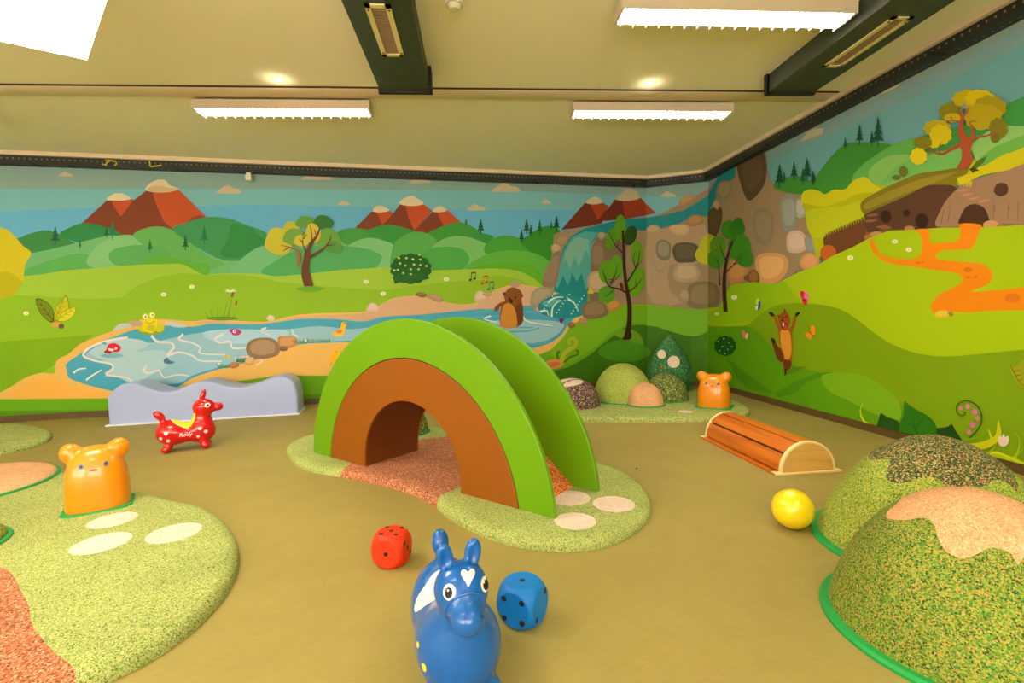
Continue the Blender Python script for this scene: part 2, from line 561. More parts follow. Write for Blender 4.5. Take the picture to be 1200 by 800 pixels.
def daisy(x, y, r=3.2):
    E_((226, 222, 190), x, y, r, r * .72); E_((214, 200, 90), x, y, r * .35, r * .28, n=8)

# ---- sky and ground fields
GROUP[0] = 'painted_meadow'
paint_sz(C3(136, 174, 22), [(-1, -1), (40, -1), (40, 4), (-1, 4)])
GROUP[0] = 'painted_sky'
P((96, 168, 206), (-290, 120), (831, 150), (831, 330), (-290, 330))
P((116, 176, 184), (-290, 120), (831, 150), (831, 251), (700, 247), (560, 246), (450, 243), (300, 240), (125, 243), (0, 248), (-290, 256))
P((132, 160, 154), (-290, 120), (831, 150), (831, 232), (757, 229), (600, 223.5), (300, 221), (0, 221), (-290, 224))
# right wall sky
P((106, 160, 166), (831, 150), (900, 100), (1040, 30), (1200, -60), (1500, -200), (1500, 330), (831, 330))
P((126, 158, 158), (831, 150), (900, 100), (1040, 30), (1200, -60), (1500, -200), (1500, -90), (1200, 52), (1040, 128), (900, 190), (831, 224))
P((138, 154, 140), (831, 150), (900, 100), (1040, 30), (1200, -60), (1500, -200), (1500, -130), (1200, 30), (1040, 110), (900, 178), (831, 214))
GROUP[0] = 'painted_cloud'
for x, y, w, h in ((77, 206, 17, 5), (268, 226, 30, 9), (371, 210, 36, 7), (403, 240, 14, 5), (492, 214, 26, 6), (558, 246, 22, 7), (593, 224, 34, 10), (640, 238, 12, 5), (783, 230, 18, 6), (590, 222, 20, 4)):
    cloud(x, y, w, h)
P((186, 178, 148), *D((410, 195), (430, 165), (455, 150), (490, 148), (485, 168), (440, 185)))
P((190, 180, 148), *T5((155, 105), (200, 70), (250, 45), (280, 30), (265, 55), (210, 85)))
GROUP[0] = 'painted_mountain'
DK, LT, CAP = (122, 58, 32), (182, 76, 34), (212, 196, 160)
P(DK, A((385, 325), (500, 220), (560, 218), (625, 215), (640, 240), (560, 400), (480, 360)))
S(LT, A((525, 222), (575, 216), (628, 224), (600, 262), (568, 292), (545, 262)))
S(CAP, A((500, 215), (530, 190), (560, 185), (590, 192), (612, 212), (565, 220)))
P(DK, A((480, 370), (570, 290), (625, 220), (690, 170), (770, 180), (840, 170), (970, 298), (900, 330), (815, 358), (620, 390)))
P(LT, A((715, 178), (838, 170), (968, 298), (815, 357), (770, 318), (738, 250)))
P((136, 62, 42), A((870, 330), (900, 300), (935, 285), (968, 298), (890, 345), (815, 357)))
S(CAP, A((683, 170), (700, 142), (740, 123), (775, 125), (800, 150), (838, 165), (790, 180), (735, 182)))
S((196, 170, 130), A((690, 168), (730, 150), (800, 160), (835, 166), (780, 180), (735, 182)))
P(DK, B((465, 348), (540, 272), (630, 268), (645, 285), (620, 380), (520, 366)))
P(LT, B((565, 272), (628, 268), (642, 285), (592, 334)))
S(CAP, B((548, 270), (560, 250), (590, 245), (625, 266), (585, 275)))
P(DK, B((745, 366), (825, 272), (900, 266), (965, 325), (900, 360), (780, 390)))
P(LT, B((845, 272), (900, 266), (963, 324), (880, 340)))
S(CAP, B((828, 270), (845, 252), (870, 248), (895, 266), (860, 275)))
P(DK, B((590, 345), (675, 238), (740, 245), (782, 234), (824, 268), (745, 370), (700, 360), (640, 350)))
P(LT, B((700, 240), (782, 234), (822, 270), (742, 362), (715, 300)))
S(CAP, B((672, 235), (690, 212), (730, 196), (765, 215), (786, 236), (730, 246)))
P((112, 46, 28), C((390, 357), (500, 232), (580, 228), (612, 245), (580, 330), (450, 350)))
P((160, 62, 32), C((525, 234), (580, 228), (612, 250), (562, 312)))
S((196, 182, 148), C((506, 230), (535, 205), (560, 203), (584, 228), (545, 238)))
P((104, 42, 26), C((562, 318), (645, 212), (765, 208), (835, 278), (670, 310)))
P((146, 56, 30), C((675, 218), (765, 208), (835, 278), (690, 305)))
S((190, 174, 140), C((643, 213), (680, 180), (690, 165), (735, 170), (757, 208), (700, 222)))

# ---- hills, back wall
GROUP[0] = 'painted_hill'
S((56, 128, 66), (-260, 300), (-120, 282), (-20, 288), *A((80, 398), (130, 378), (200, 360), (250, 365), (300, 390), (420, 480), (300, 600), (100, 600)), (-100, 340), (-260, 340))
S((42, 128, 70), A((282, 378), (330, 345), (385, 326), (440, 330), (500, 345), (570, 380), (520, 420), (380, 420)))
P((106, 172, 112), (20, 300), (60, 292), (130, 275), (160, 280), (220, 292), (262, 303), (320, 285), (400, 280), (520, 285), (640, 285), (655, 310), (655, 330), (20, 330))
S((86, 164, 84), A((100, 560), (180, 520), (300, 480), (400, 470), (440, 520), (380, 580), (200, 600)))
S((124, 182, 122), A((410, 520), (450, 440), (520, 395), (600, 380), (660, 400), (740, 440), (700, 540), (560, 560)))
S((96, 166, 84), A((625, 382), (680, 350), (750, 342), (820, 362), (900, 420), (980, 480), (1050, 520), (900, 560), (760, 540), (680, 440)))
S((86, 162, 88), A((510, 485), (530, 452), (600, 432), (700, 430), (790, 452), (780, 520), (620, 535), (540, 520)))
S((60, 140, 84), *A((810, 358), (870, 325), (940, 302), (1000, 296), (1080, 306), (1160, 335), (1240, 365)), *B((60, 400), (90, 440), (40, 480), (-60, 500), (-150, 498), (-240, 460)))
S((46, 130, 66), *A((1090, 330), (1180, 350)), *B((0, 372), (60, 420), (40, 450), (-40, 470), (-100, 490), (-170, 470), (-130, 400)))
S((110, 178, 124), *B((-120, 560), (-40, 470), (40, 430), (120, 440), (200, 480), (160, 560), (40, 580)))
S((66, 146, 60), B((380, 372), (430, 350), (500, 352), (560, 372), (560, 420), (430, 430)))
S((56, 140, 58), B((520, 372), (560, 345), (620, 334), (690, 345), (760, 370), (800, 400), (740, 450), (620, 440)))
S((60, 142, 50), B((800, 385), (850, 350), (920, 326), (960, 322), (1010, 340), (1080, 385), (1150, 430), (1100, 470), (900, 450)))
S((54, 138, 60), C((-20, 375), (20, 372), (75, 392), (60, 440), (-20, 430)))
S((120, 182, 122), B((430, 450), (470, 410), (530, 395), (590, 405), (650, 440), (640, 560), (520, 560)))
S((78, 160, 92), B((30, 560), (80, 510), (200, 450), (340, 430), (480, 440), (560, 460), (590, 490), (540, 550), (400, 570), (200, 590)))
S((84, 160, 74), B((640, 440), (690, 385), (750, 366), (810, 378), (860, 430), (860, 560), (650, 560)))
S((118, 180, 104), B((820, 460), (860, 410), (920, 388), (980, 388), (1050, 410), (1130, 450), (1200, 490), (1180, 550), (900, 560)))
S((74, 158, 68), B((780, 500), (800, 452), (880, 436), (960, 445), (1000, 490), (960, 545), (820, 545)))
S((66, 152, 50), *C((30, 440), (70, 400), (130, 383), (190, 395), (240, 430)), *C((300, 480), (260, 520), (60, 480)))
S((50, 134, 36), C((200, 420), (240, 380), (290, 350), (330, 338), (375, 350), (400, 400), (380, 500), (300, 490)))
S((92, 168, 60), C((-60, 540), (20, 480), (120, 455), (240, 460), (330, 500), (340, 560), (200, 560), (40, 560)))
for x, y, h, c in ((65, 264, 23, (28, 84, 60)), (94, 280, 11, (34, 110, 80)), (125, 265, 13, (24, 90, 56)), (132, 258, 23, (34, 116, 78)), (176, 280, 15, (24, 98, 66)), (217.5, 275, 18, (20, 88, 60)), (239.5, 264, 22, (30, 112, 82)), (546, 255, 10, (44, 110, 76)), (563, 256, 18, (16, 72, 40)), (563.5, 256, 17, (24, 84, 50)), (617, 256, 18, (20, 80, 44)), (632.5, 257, 18, (24, 86, 46)), (611, 268, 16, (18, 74, 44)), (622, 263, 14, (18, 76, 40)), (646, 259, 10, (30, 90, 50)), (652, 252, 19, (16, 70, 36))):
    GROUP[0] = 'painted_conifer'
    conifer(x, y, h, c, 0.26)

# ---- meadow, back wall
GROUP[0] = 'painted_meadow'
P((150, 186, 54), (-290, 330), *A((100, 575), (200, 565), (300, 548), (400, 540), (500, 532), (650, 520), (850, 515), (910, 540), (960, 566), (1100, 560), (1200, 562)), *B((100, 575), (250, 562), (400, 545), (600, 532), (700, 540), (820, 547), (1080, 540)), *C((0, 542), (60, 536), (130, 540), (200, 550), (260, 575), (300, 610), (330, 660)), (650, 480), (-290, 480))
S((92, 164, 48), A((655, 512), (700, 492), (780, 480), (850, 495), (920, 510), (980, 520), (975, 573), (930, 556), (850, 517), (750, 513)))
S((88, 166, 30), C((-20, 538), (40, 520), (140, 510), (240, 520), (300, 560), (345, 600), (310, 625), (270, 590), (190, 550), (90, 538)))
P((136, 178, 30), (-290, 360), *A((0, 668), (80, 662), (200, 668), (400, 680), (570, 675), (640, 620), (750, 578), (850, 560), (960, 568), (1100, 566), (1200, 575)), *B((100, 600), (300, 620), (600, 640), (900, 600), (1100, 590)), *C((0, 580), (100, 570), (200, 590), (280, 640)), (660, 480), (-290, 480))
P((120, 164, 14), (-290, 395), (0, 400), (60, 396), (110, 392), (60, 430), (40, 442), (0, 460), (0, 500), (-290, 520))
S((196, 182, 28), *A((-300, 300), (0, 345), (60, 378), (110, 432), (148, 466), (120, 520), (108, 600), (80, 645), (30, 674), (-60, 680), (-400, 660)))
S((176, 168, 16), *A((-300, 520), (-60, 560), (40, 555), (105, 600), (80, 645), (30, 674), (-60, 680), (-300, 670)))
for x, y in ((31, 367), (192, 345), (225, 336), (429, 330), (523, 327), (449, 344)):
    GROUP[0] = 'painted_daisy'
    daisy(x, y)

# ---- lower green bank under the sand, dark knolls
GROUP[0] = 'painted_meadow'
P((100, 160, 14), (-290, 468), (-100, 467), (130, 466.5), *F((150, 500), (200, 484), (400, 476), (560, 480)), (500, 438), (600, 420), (640, 410), (690, 380), (757, 360), (757, 480), (-290, 530))
P((84, 136, 10), (-290, 485), (0, 481), (130, 480), (365, 462), (480, 452), (600, 446), (757, 440), (757, 480), (-290, 530))
S((60, 112, 8), *Q((250, 470), (330, 425), (420, 400), (520, 345), (600, 280), (700, 210), (800, 205), (900, 225), (980, 250), (1040, 248), (1085, 215)), *Q((1090, 520), (800, 520), (400, 520)))
P((70, 122, 10), *Q((1000, 247), (1040, 248), (1084, 222), (1112, 200), (1112, 560), (1000, 560)))
S((74, 140, 22), Q((565, 330), (600, 290), (680, 270), (760, 290), (810, 330), (760, 365), (680, 375), (600, 360)))
S((104, 150, 30), Q((640, 250), (660, 225), (720, 225), (760, 250), (775, 295), (720, 280)))
S((112, 168, 24), *Q((600, 200), (690, 125), (800, 115), (900, 118), (1000, 125), (1084, 125), (1110, 200), (1040, 250), (970, 250), (880, 225), (800, 200), (700, 195), (620, 235)))
S((118, 172, 22), *Q((430, 200), (520, 170), (600, 140), (690, 115), (700, 195), (620, 240), (560, 300), (480, 350), (420, 380), (340, 330)))

# ---- pond and its shores
GROUP[0] = 'painted_shore'
P((224, 176, 92), *catmull(E((-40, 590), (0, 560), (60, 528), (110, 495), (150, 478), (200, 466), (255, 470), (258, 430), (280, 400), (320, 380), (360, 345), (390, 325), (480, 288), (560, 262), (640, 235)), False, 3), *catmull(F((-340, 216), (-250, 215), (-100, 225), (0, 214), (100, 222), (250, 226), (400, 194), (600, 185), (720, 178), (790, 145), (840, 118), (950, 106), (1050, 128), (1150, 146), (1220, 142)), False, 3), *catmull(C((20, 682), (80, 640), (150, 615), (190, 612), (260, 622), (360, 640), (500, 700), (500, 770)), False, 3), *Q((460, 190), (425, 220), (400, 260), (340, 320), (270, 348)), (600, 425), (500, 440), *F((560, 480), (300, 478), (160, 500)), (128, 466.5))
P((206, 164, 128), *catmull(F((-100, 232), (0, 222), (250, 234), (400, 204), (600, 192), (720, 184), (790, 150), (840, 120), (950, 108), (1050, 130), (1150, 148), (1240, 142)), False, 3), *C((0, 684), (80, 642), (190, 614), (300, 630), (300, 760), (100, 760)), (540, 376), (440, 384), *F((400, 240), (0, 240)))
S((232, 170, 74), E((60, 582), (120, 530), (160, 500), (230, 485), (300, 520), (400, 545), (500, 565), (505, 584)))
GROUP[0] = 'painted_pond'
WATER = [*E((312, 425), (365, 385), (440, 335), (550, 292), (640, 262), (760, 245), (900, 250), (1000, 236), (1200, 240)), *F((350, 222), (430, 213), (580, 215), (700, 226), (800, 204), (960, 195)), (520, 366), (560, 362), *C((60, 728), (240, 712), (300, 750), (480, 765)), *Q((462, 165), (420, 205), (390, 250), (330, 290), (250, 313)), (600, 412), (540, 406), (480, 404), *F((740, 335), (640, 322), (520, 326), (400, 335), (300, 370), (200, 405), (100, 432), (0, 457)), *E((900, 492), (840, 530), (700, 585), (530, 552), (400, 520), (325, 490), (316, 455))]
P((70, 158, 188), catmull(WATER, True, 3))
P((146, 188, 204), catmull([*E((395, 392), (450, 345), (540, 312), (620, 305), (700, 325), (780, 310), (900, 285), (1080, 262), (1200, 268)), *F((260, 263), (350, 262), (500, 248), (640, 262), (760, 250), (900, 235)), (520, 380), (575, 378), *Q((20, 200), (100, 180), (300, 180), (400, 195), (380, 240), (320, 275), (240, 290)), (600, 404), (540, 400), (480, 398), *F((640, 316), (520, 320), (400, 328), (300, 360), (200, 398), (100, 425), (0, 448)), *E((900, 480), (840, 515), (700, 520), (620, 500), (560, 480), (490, 482), (540, 440), (470, 405))], True, 3))
P((168, 200, 210), catmull(E((420, 375), (480, 335), (560, 310), (650, 310), (700, 335), (640, 370), (760, 360), (800, 420), (700, 480), (640, 520), (560, 490), (490, 470), (530, 430)), True, 3))
S((164, 202, 220), E((960, 275), (1080, 262), (1200, 264), (1350, 270), (1300, 320), (1100, 330), (980, 310)))
WH = (224, 214, 214)
for w, p in ((3, E((600, 300), (500, 318), (420, 350), (392, 385), (440, 408), (520, 425), (530, 450), (500, 475), (590, 488), (620, 510))), (3, E((710, 292), (740, 320), (800, 325), (815, 350), (785, 385), (840, 370), (900, 385), (940, 410), (1040, 412))), (2.4, E((860, 285), (840, 310), (900, 325), (940, 350), (940, 375), (1060, 382))), (2.8, E((1050, 285), (1010, 305), (1030, 325), (1080, 320), (1090, 350), (1160, 350))), (2.6, E((690, 430), (675, 455), (700, 468), (745, 455), (770, 488), (830, 475), (885, 480))), (2.2, E((345, 468), (370, 450), (405, 445))), (2.2, E((405, 500), (440, 475), (480, 452))), (2, E((1100, 400), (1180, 390), (1230, 410), (1200, 430)))):
    L(WH, w, w * .6, p)
for p in (F((225, 262), (250, 255), (225, 272), (265, 290)), F((370, 262), (375, 285), (400, 298))):
    L(WH, 1.6, 1.2, p)
for p in (Q((0, 190), (120, 210), (260, 215)), Q((200, 165), (240, 190), (350, 212)), Q((220, 290), (300, 290), (340, 270)), Q((150, 235), (240, 230), (290, 215)), C((-20, 745), (60, 735), (110, 732)), C((-30, 770), (40, 765), (100, 760)), C((200, 740), (280, 745), (330, 770))):
    L((90, 164, 196), 2.2, 1.4, p)
for p in (Q((210, 160), (230, 185), (300, 200), (350, 208)), Q((60, 160), (30, 175), (90, 190))):
    L(WH, 2.0, 1.0, p)
GROUP[0] = 'painted_reeds'
E_((96, 140, 26), 260.5, 373, 19, 2.4)
for x0, x1, h in ((-16, -19, 7), (-11, -13, 11), (-5, -4, 14), (2, 6, 17), (8, 9, 12), (14, 16, 8)):
    L((104, 130, 30), 0.9, 0.3, (260 + x0, 373), (260 + (x0 + x1) / 2, 373 - h * .5), (260 + x1, 373 - h))
L((110, 120, 50), .7, .6, (266, 372), (270, 360), (272, 350)); L((150, 70, 26), 3, 2.4, (272, 348), (273.5, 342)); L((166, 86, 30), 2.6, 2.2, (276.5, 358), (277.5, 352))
for a in (0.2, 0.9, 2.4, 3.0):
    L((226, 226, 210), 1.6, .6, (270.5, 341.5), (270.5 + 7 * math.cos(a), 341.5 - 4 * math.sin(a)))
GROUP[0] = 'painted_leaf'
for pts, c, vc in ((E((172, 118), (215, 130), (245, 160), (255, 205), (245, 232), (200, 200), (178, 160)), (112, 132, 12), (70, 80, 10)), (E((255, 220), (262, 160), (290, 130), (310, 100), (325, 140), (322, 190), (290, 225)), (186, 186, 20), (130, 130, 10)), (E((270, 225), (290, 190), (330, 165), (360, 158), (350, 195), (310, 225)), (206, 204, 30), (140, 140, 10))):
    P(vc, catmull(pts, True, 3))
    cx = sum(p[0] for p in pts) / len(pts); cy = sum(p[1] for p in pts) / len(pts)
    P(c, catmull([(cx + (p[0] - cx) * .9, cy + (p[1] - cy) * .9) for p in pts], True, 3))
    base = (64, 377)
    far = max(pts, key=lambda q: (q[0] - 64) ** 2 + (q[1] - 377) ** 2)
    L(vc, .9, .5, base, far)
    for t in (.3, .5, .7):
        mx, my = base[0] + (far[0] - base[0]) * t, base[1] + (far[1] - base[1]) * t
        dx, dy = (far[0] - base[0]) * .16, (far[1] - base[1]) * .16
        L(vc, .6, .4, (mx, my), (mx + dx - dy * .9, my + dy + dx * .9)); L(vc, .6, .4, (mx, my), (mx + dx + dy * .9, my + dy - dx * .9))
E_((206, 150, 70), 66, 380, 5.5, 3); E_((110, 86, 50), 72.5, 382, 3.4, 3)
GROUP[0] = 'painted_frog'
E_((130, 160, 20), 177, 386.5, 15.5, 6); E_((196, 196, 20), 169, 384, 6.5, 5); E_((196, 196, 20), 187, 384, 6, 5)
S((216, 206, 24), E((672, 262), (668, 225), (690, 212), (720, 210), (738, 222), (735, 250), (720, 278), (690, 276)))
E_((210, 200, 30), 170.5, 371, 3.6, 4); E_((210, 200, 30), 178.5, 369.5, 3.6, 4)
for x, y in ((170.7, 371), (178.7, 369)):
    E_((236, 230, 200), x, y, 2.6, 2.6); E_((40, 30, 20), x + .4, y, 1, 1, n=8)
L((130, 110, 10), .6, .6, (171, 377), (176, 379), (182, 376)); S((190, 182, 20), E((690, 262), (700, 240), (725, 245), (722, 272)))
GROUP[0] = 'painted_fish'
E_((150, 196, 214), 132, 416.5, 15, 3.6); E_((120, 170, 190), 132, 416.5, 13, 2.4)
S((206, 30, 60), E((500, 360), (510, 335), (540, 328), (568, 345), (560, 366), (530, 370), (505, 372)))
S((170, 20, 50), E((490, 372), (500, 360), (525, 368), (520, 376))); P((232, 226, 220), *E((508, 352), (540, 356), (528, 366), (512, 362))); E_((240, 230, 220), 136.5, 408, 1.5, 1.5, n=8); S((80, 170, 200), E((480, 325), (495, 320), (500, 335), (488, 334)))
S((190, 50, 130), E((1075, 268), (1090, 262), (1115, 262), (1133, 275), (1118, 290), (1095, 290), (1085, 280))); E_((240, 230, 230), 275, 388, 2.2, 2.2); E_((60, 20, 60), 275.3, 388, .9, .9, n=8)
S((70, 110, 130), E((770, 405), (785, 395), (800, 410), (820, 415), (800, 425), (772, 420)))
S((120, 30, 110), Q((380, 170), (390, 162), (395, 172), (410, 170), (400, 182), (392, 196), (382, 188)))
GROUP[0] = 'painted_stone'
def stone(c, lt, pts):
    P(c, catmull(pts, True, 3))
    cx = sum(p[0] for p in pts) / len(pts); cy = sum(p[1] for p in pts) / len(pts)
    P(lt, catmull([(cx + (p[0] - cx) * .74, cy - 1 + (p[1] - cy) * .7) for p in pts], True, 3))
stone((190, 130, 84), (206, 150, 96), F((305, 300), (340, 295), (385, 300), (392, 330), (370, 348), (310, 350)))
stone((112, 84, 56), (130, 100, 66), F((310, 348), (335, 342), (350, 352), (338, 364), (315, 362)))
stone((140, 110, 84), (166, 136, 106), F((155, 345), (175, 315), (220, 302), (275, 305), (308, 330), (312, 365), (295, 388), (230, 402), (180, 395), (158, 372)))
stone((200, 156, 100), (216, 174, 118), F((143, 415), (155, 398), (175, 390), (193, 402), (188, 425), (160, 432)))
stone((160, 104, 60), (180, 122, 74), F((75, 430), (90, 416), (115, 420), (120, 436), (100, 445), (80, 442)))
stone((212, 184, 166), (222, 198, 180), F((250, 215), (262, 197), (280, 200), (290, 215), (270, 225)))
stone((206, 178, 160), (216, 192, 176), F((718, 178), (725, 152), (748, 138), (772, 155), (775, 172), (745, 180)))
stone((130, 90, 66), (150, 106, 80), F((950, 104), (955, 92), (980, 90), (1000, 100), (985, 114)))
stone((168, 128, 98), (184, 144, 112), F((1002, 105), (1030, 97), (1060, 105), (1078, 125), (1060, 136), (1020, 122)))
stone((204, 176, 150), (214, 188, 164), B((1025, 690), (1028, 658), (1048, 642), (1072, 655), (1078, 680), (1050, 690)))
stone((180, 140, 110), (190, 150, 120), B((1060, 662), (1075, 652), (1100, 655), (1095, 668)))
S((184, 150, 128), E((590, 250), (605, 228), (640, 222), (670, 232), (660, 248))); S((186, 192, 196), E((530, 270), (560, 240), (600, 236), (620, 250), (570, 262)))
S((186, 196, 200), E((775, 232), (820, 228), (880, 250), (820, 252)))
GROUP[0] = 'painted_grass_tuft'
def tuft(x, y, w, h, c, n=9):
    for i in range(n):
        t = i / (n - 1) - .5
        L(c, 1.1, .3, (x + t * w, y), (x + t * w * 1.1 + .6, y - h * .5), (x + t * w * 1.25 + (1.5 if i % 2 else -1.2), y - h * (0.6 + .4 * ((i * 37) % 5) / 4)))
tuft(282, 424, 9, 7, (70, 110, 30)); tuft(262, 431, 12, 6, (60, 130, 80)); tuft(352, 402, 14, 5, (60, 100, 40)); tuft(372, 400, 26, 3.5, (74, 110, 44), 13)
for x, y in ((264, 417), (267.5, 418.5), (269.5, 417)):
    E_((224, 190, 40), x, y, 1.8, 1.6, n=8)
E_((224, 224, 214), 358.5, 398.5, 1.6, 1.4, n=8); E_((210, 220, 226), 257, 426, 1.4, 1.3, n=8)
GROUP[0] = 'painted_duck'
S((240, 186, 30), F((558, 280), (570, 274), (590, 268), (600, 245), (603, 232), (618, 229), (627, 240), (620, 255), (616, 275), (604, 292), (580, 295), (562, 290)))
S((236, 120, 20), F((575, 276), (595, 265), (606, 270), (595, 282))); P((226, 80, 30), *F((622, 232), (630, 238), (622, 243))); E_((40, 30, 20), 404, 378.8, .7, .8, n=8)
S((240, 180, 30), F((545, 395), (555, 380), (570, 375), (565, 360), (580, 354), (594, 362), (592, 380), (580, 400), (565, 418), (548, 412))); L((200, 110, 30), .8, .6, (389, 424), (387, 428)); E_((40, 30, 20), 394, 412, .6, .7, n=8)
GROUP[0] = 'painted_otter'
S((128, 72, 24), C((105, 800), (102, 760), (108, 715), (90, 738), (76, 735), (82, 715), (110, 695), (126, 690), (122, 665), (135, 640), (160, 626), (190, 635), (206, 655), (204, 680), (206, 710), (212, 760), (208, 790), (190, 808), (150, 815)))
S((196, 128, 50), *C((108, 810), (106, 765), (118, 715), (140, 700), (165, 715), (180, 760), (176, 815)))
S((110, 60, 20), C((120, 665), (115, 652), (128, 650), (132, 662))); S((110, 60, 20), C((196, 660), (210, 660), (208, 675)))
E_((40, 24, 14), 597, 350, 1.3, 1.6, n=8); S((60, 30, 16), C((146, 690), (155, 682), (164, 690), (155, 702))); E_((40, 24, 14), 603.5, 348.5, 1.1, 1.3, n=8)
E_((176, 150, 120), 603.5, 333, 6.5, 3.8)
S((104, 56, 18), C((176, 720), (205, 700), (212, 760), (206, 795), (190, 800), (182, 760)))
GROUP[0] = 'painted_music_note'
for x, y, c in ((553, 329, (60, 50, 20)), (567, 333, (190, 50, 20)), (574, 340, (50, 96, 90))):
    E_(c, x - 2, y - 1, 1.7, 1.3, n=8); E_(c, x + 3, y - 2.4, 1.7, 1.3, n=8)
    L(c, .6, .6, (x - .6, y - 1), (x - .6, y - 9)); L(c, .6, .6, (x + 4.4, y - 2.4), (x + 4.4, y - 10)); L(c, 1.4, 1.4, (x - .6, y - 9), (x + 4.4, y - 10))

# ---- cliff, stream and waterfall
GROUP[0] = 'painted_cliff'
P((150, 126, 96), *catmull(C((355, 380), (400, 362), (480, 350), (560, 330), (640, 318), (760, 300), (850, 285), (940, 240), (1020, 200), (1100, 150), (1130, 110)), False, 3), *D((180, 290), (250, 232), (290, 232), (302, 320), (330, 358), (385, 355), (378, 372), (430, 385), (438, 430), (450, 520), (490, 525), (505, 560), (480, 620), (400, 650), (330, 690), (250, 680), (170, 692)), *C((1128, 725), (1000, 728), (900, 716), (800, 708), (700, 702), (660, 715), (600, 700), (520, 690), (530, 550), (540, 400), (440, 400), (400, 440), (360, 560), (345, 625), (302, 622), (305, 560), (340, 500), (350, 450)))
P((122, 100, 76), *C((560, 390), (640, 380), (700, 400), (690, 520), (640, 600), (560, 690), (520, 690), (528, 450)))
P((168, 140, 108), *catmull(C((800, 380), (900, 350), (1060, 330), (1080, 460), (1020, 520), (900, 520), (900, 640), (960, 700), (820, 700), (780, 560)), True, 2))
GROUP[0] = 'painted_waterfall'
P((24, 128, 134), *C((1210, 50), (1130, 110), (1090, 182), (1040, 222), (960, 268), (850, 292), (690, 306), (600, 325), (500, 350), (435, 388), (400, 440), (372, 560), (352, 645), (510, 702), (518, 600), (527, 430), (562, 382), (640, 366), (760, 360), (860, 350), (940, 330), (1020, 288), (1072, 296), (1122, 200), (1160, 150), (1210, 108)))
P((78, 156, 152), *C((440, 392), (500, 365), (562, 370), (530, 420), (526, 600), (505, 640), (485, 560), (462, 600), (440, 560), (420, 620), (398, 570), (372, 632), (362, 620), (380, 540), (400, 460)))
P((116, 168, 152), *C((465, 390), (520, 405), (520, 480), (505, 450), (485, 500), (470, 530), (455, 480), (440, 520), (425, 540), (412, 490), (398, 520), (410, 460), (430, 420)))
S((30, 134, 144), C((280, 715), (300, 685), (345, 662), (400, 655), (460, 668), (512, 700), (500, 740), (470, 764), (380, 772), (300, 752)))
S((84, 170, 176), C((300, 700), (350, 680), (400, 690), (370, 700), (330, 720)))
for p in (C((345, 765), (350, 720), (385, 685)), C((290, 740), (320, 735), (330, 760)), C((420, 680), (450, 700), (470, 740)), C((330, 695), (360, 675), (400, 672))):
    L((220, 226, 216), 2.2, .8, p)
for i in range(22):
    x = 290 + 215 * ((i * 61) % 22) / 22; y = 650 + 105 * ((i * 37) % 22) / 22
    q = C((x, y))[0]
    E_((190, 220, 214), q[0], q[1], .9, .9, n=6)
GROUP[0] = 'painted_boulder'
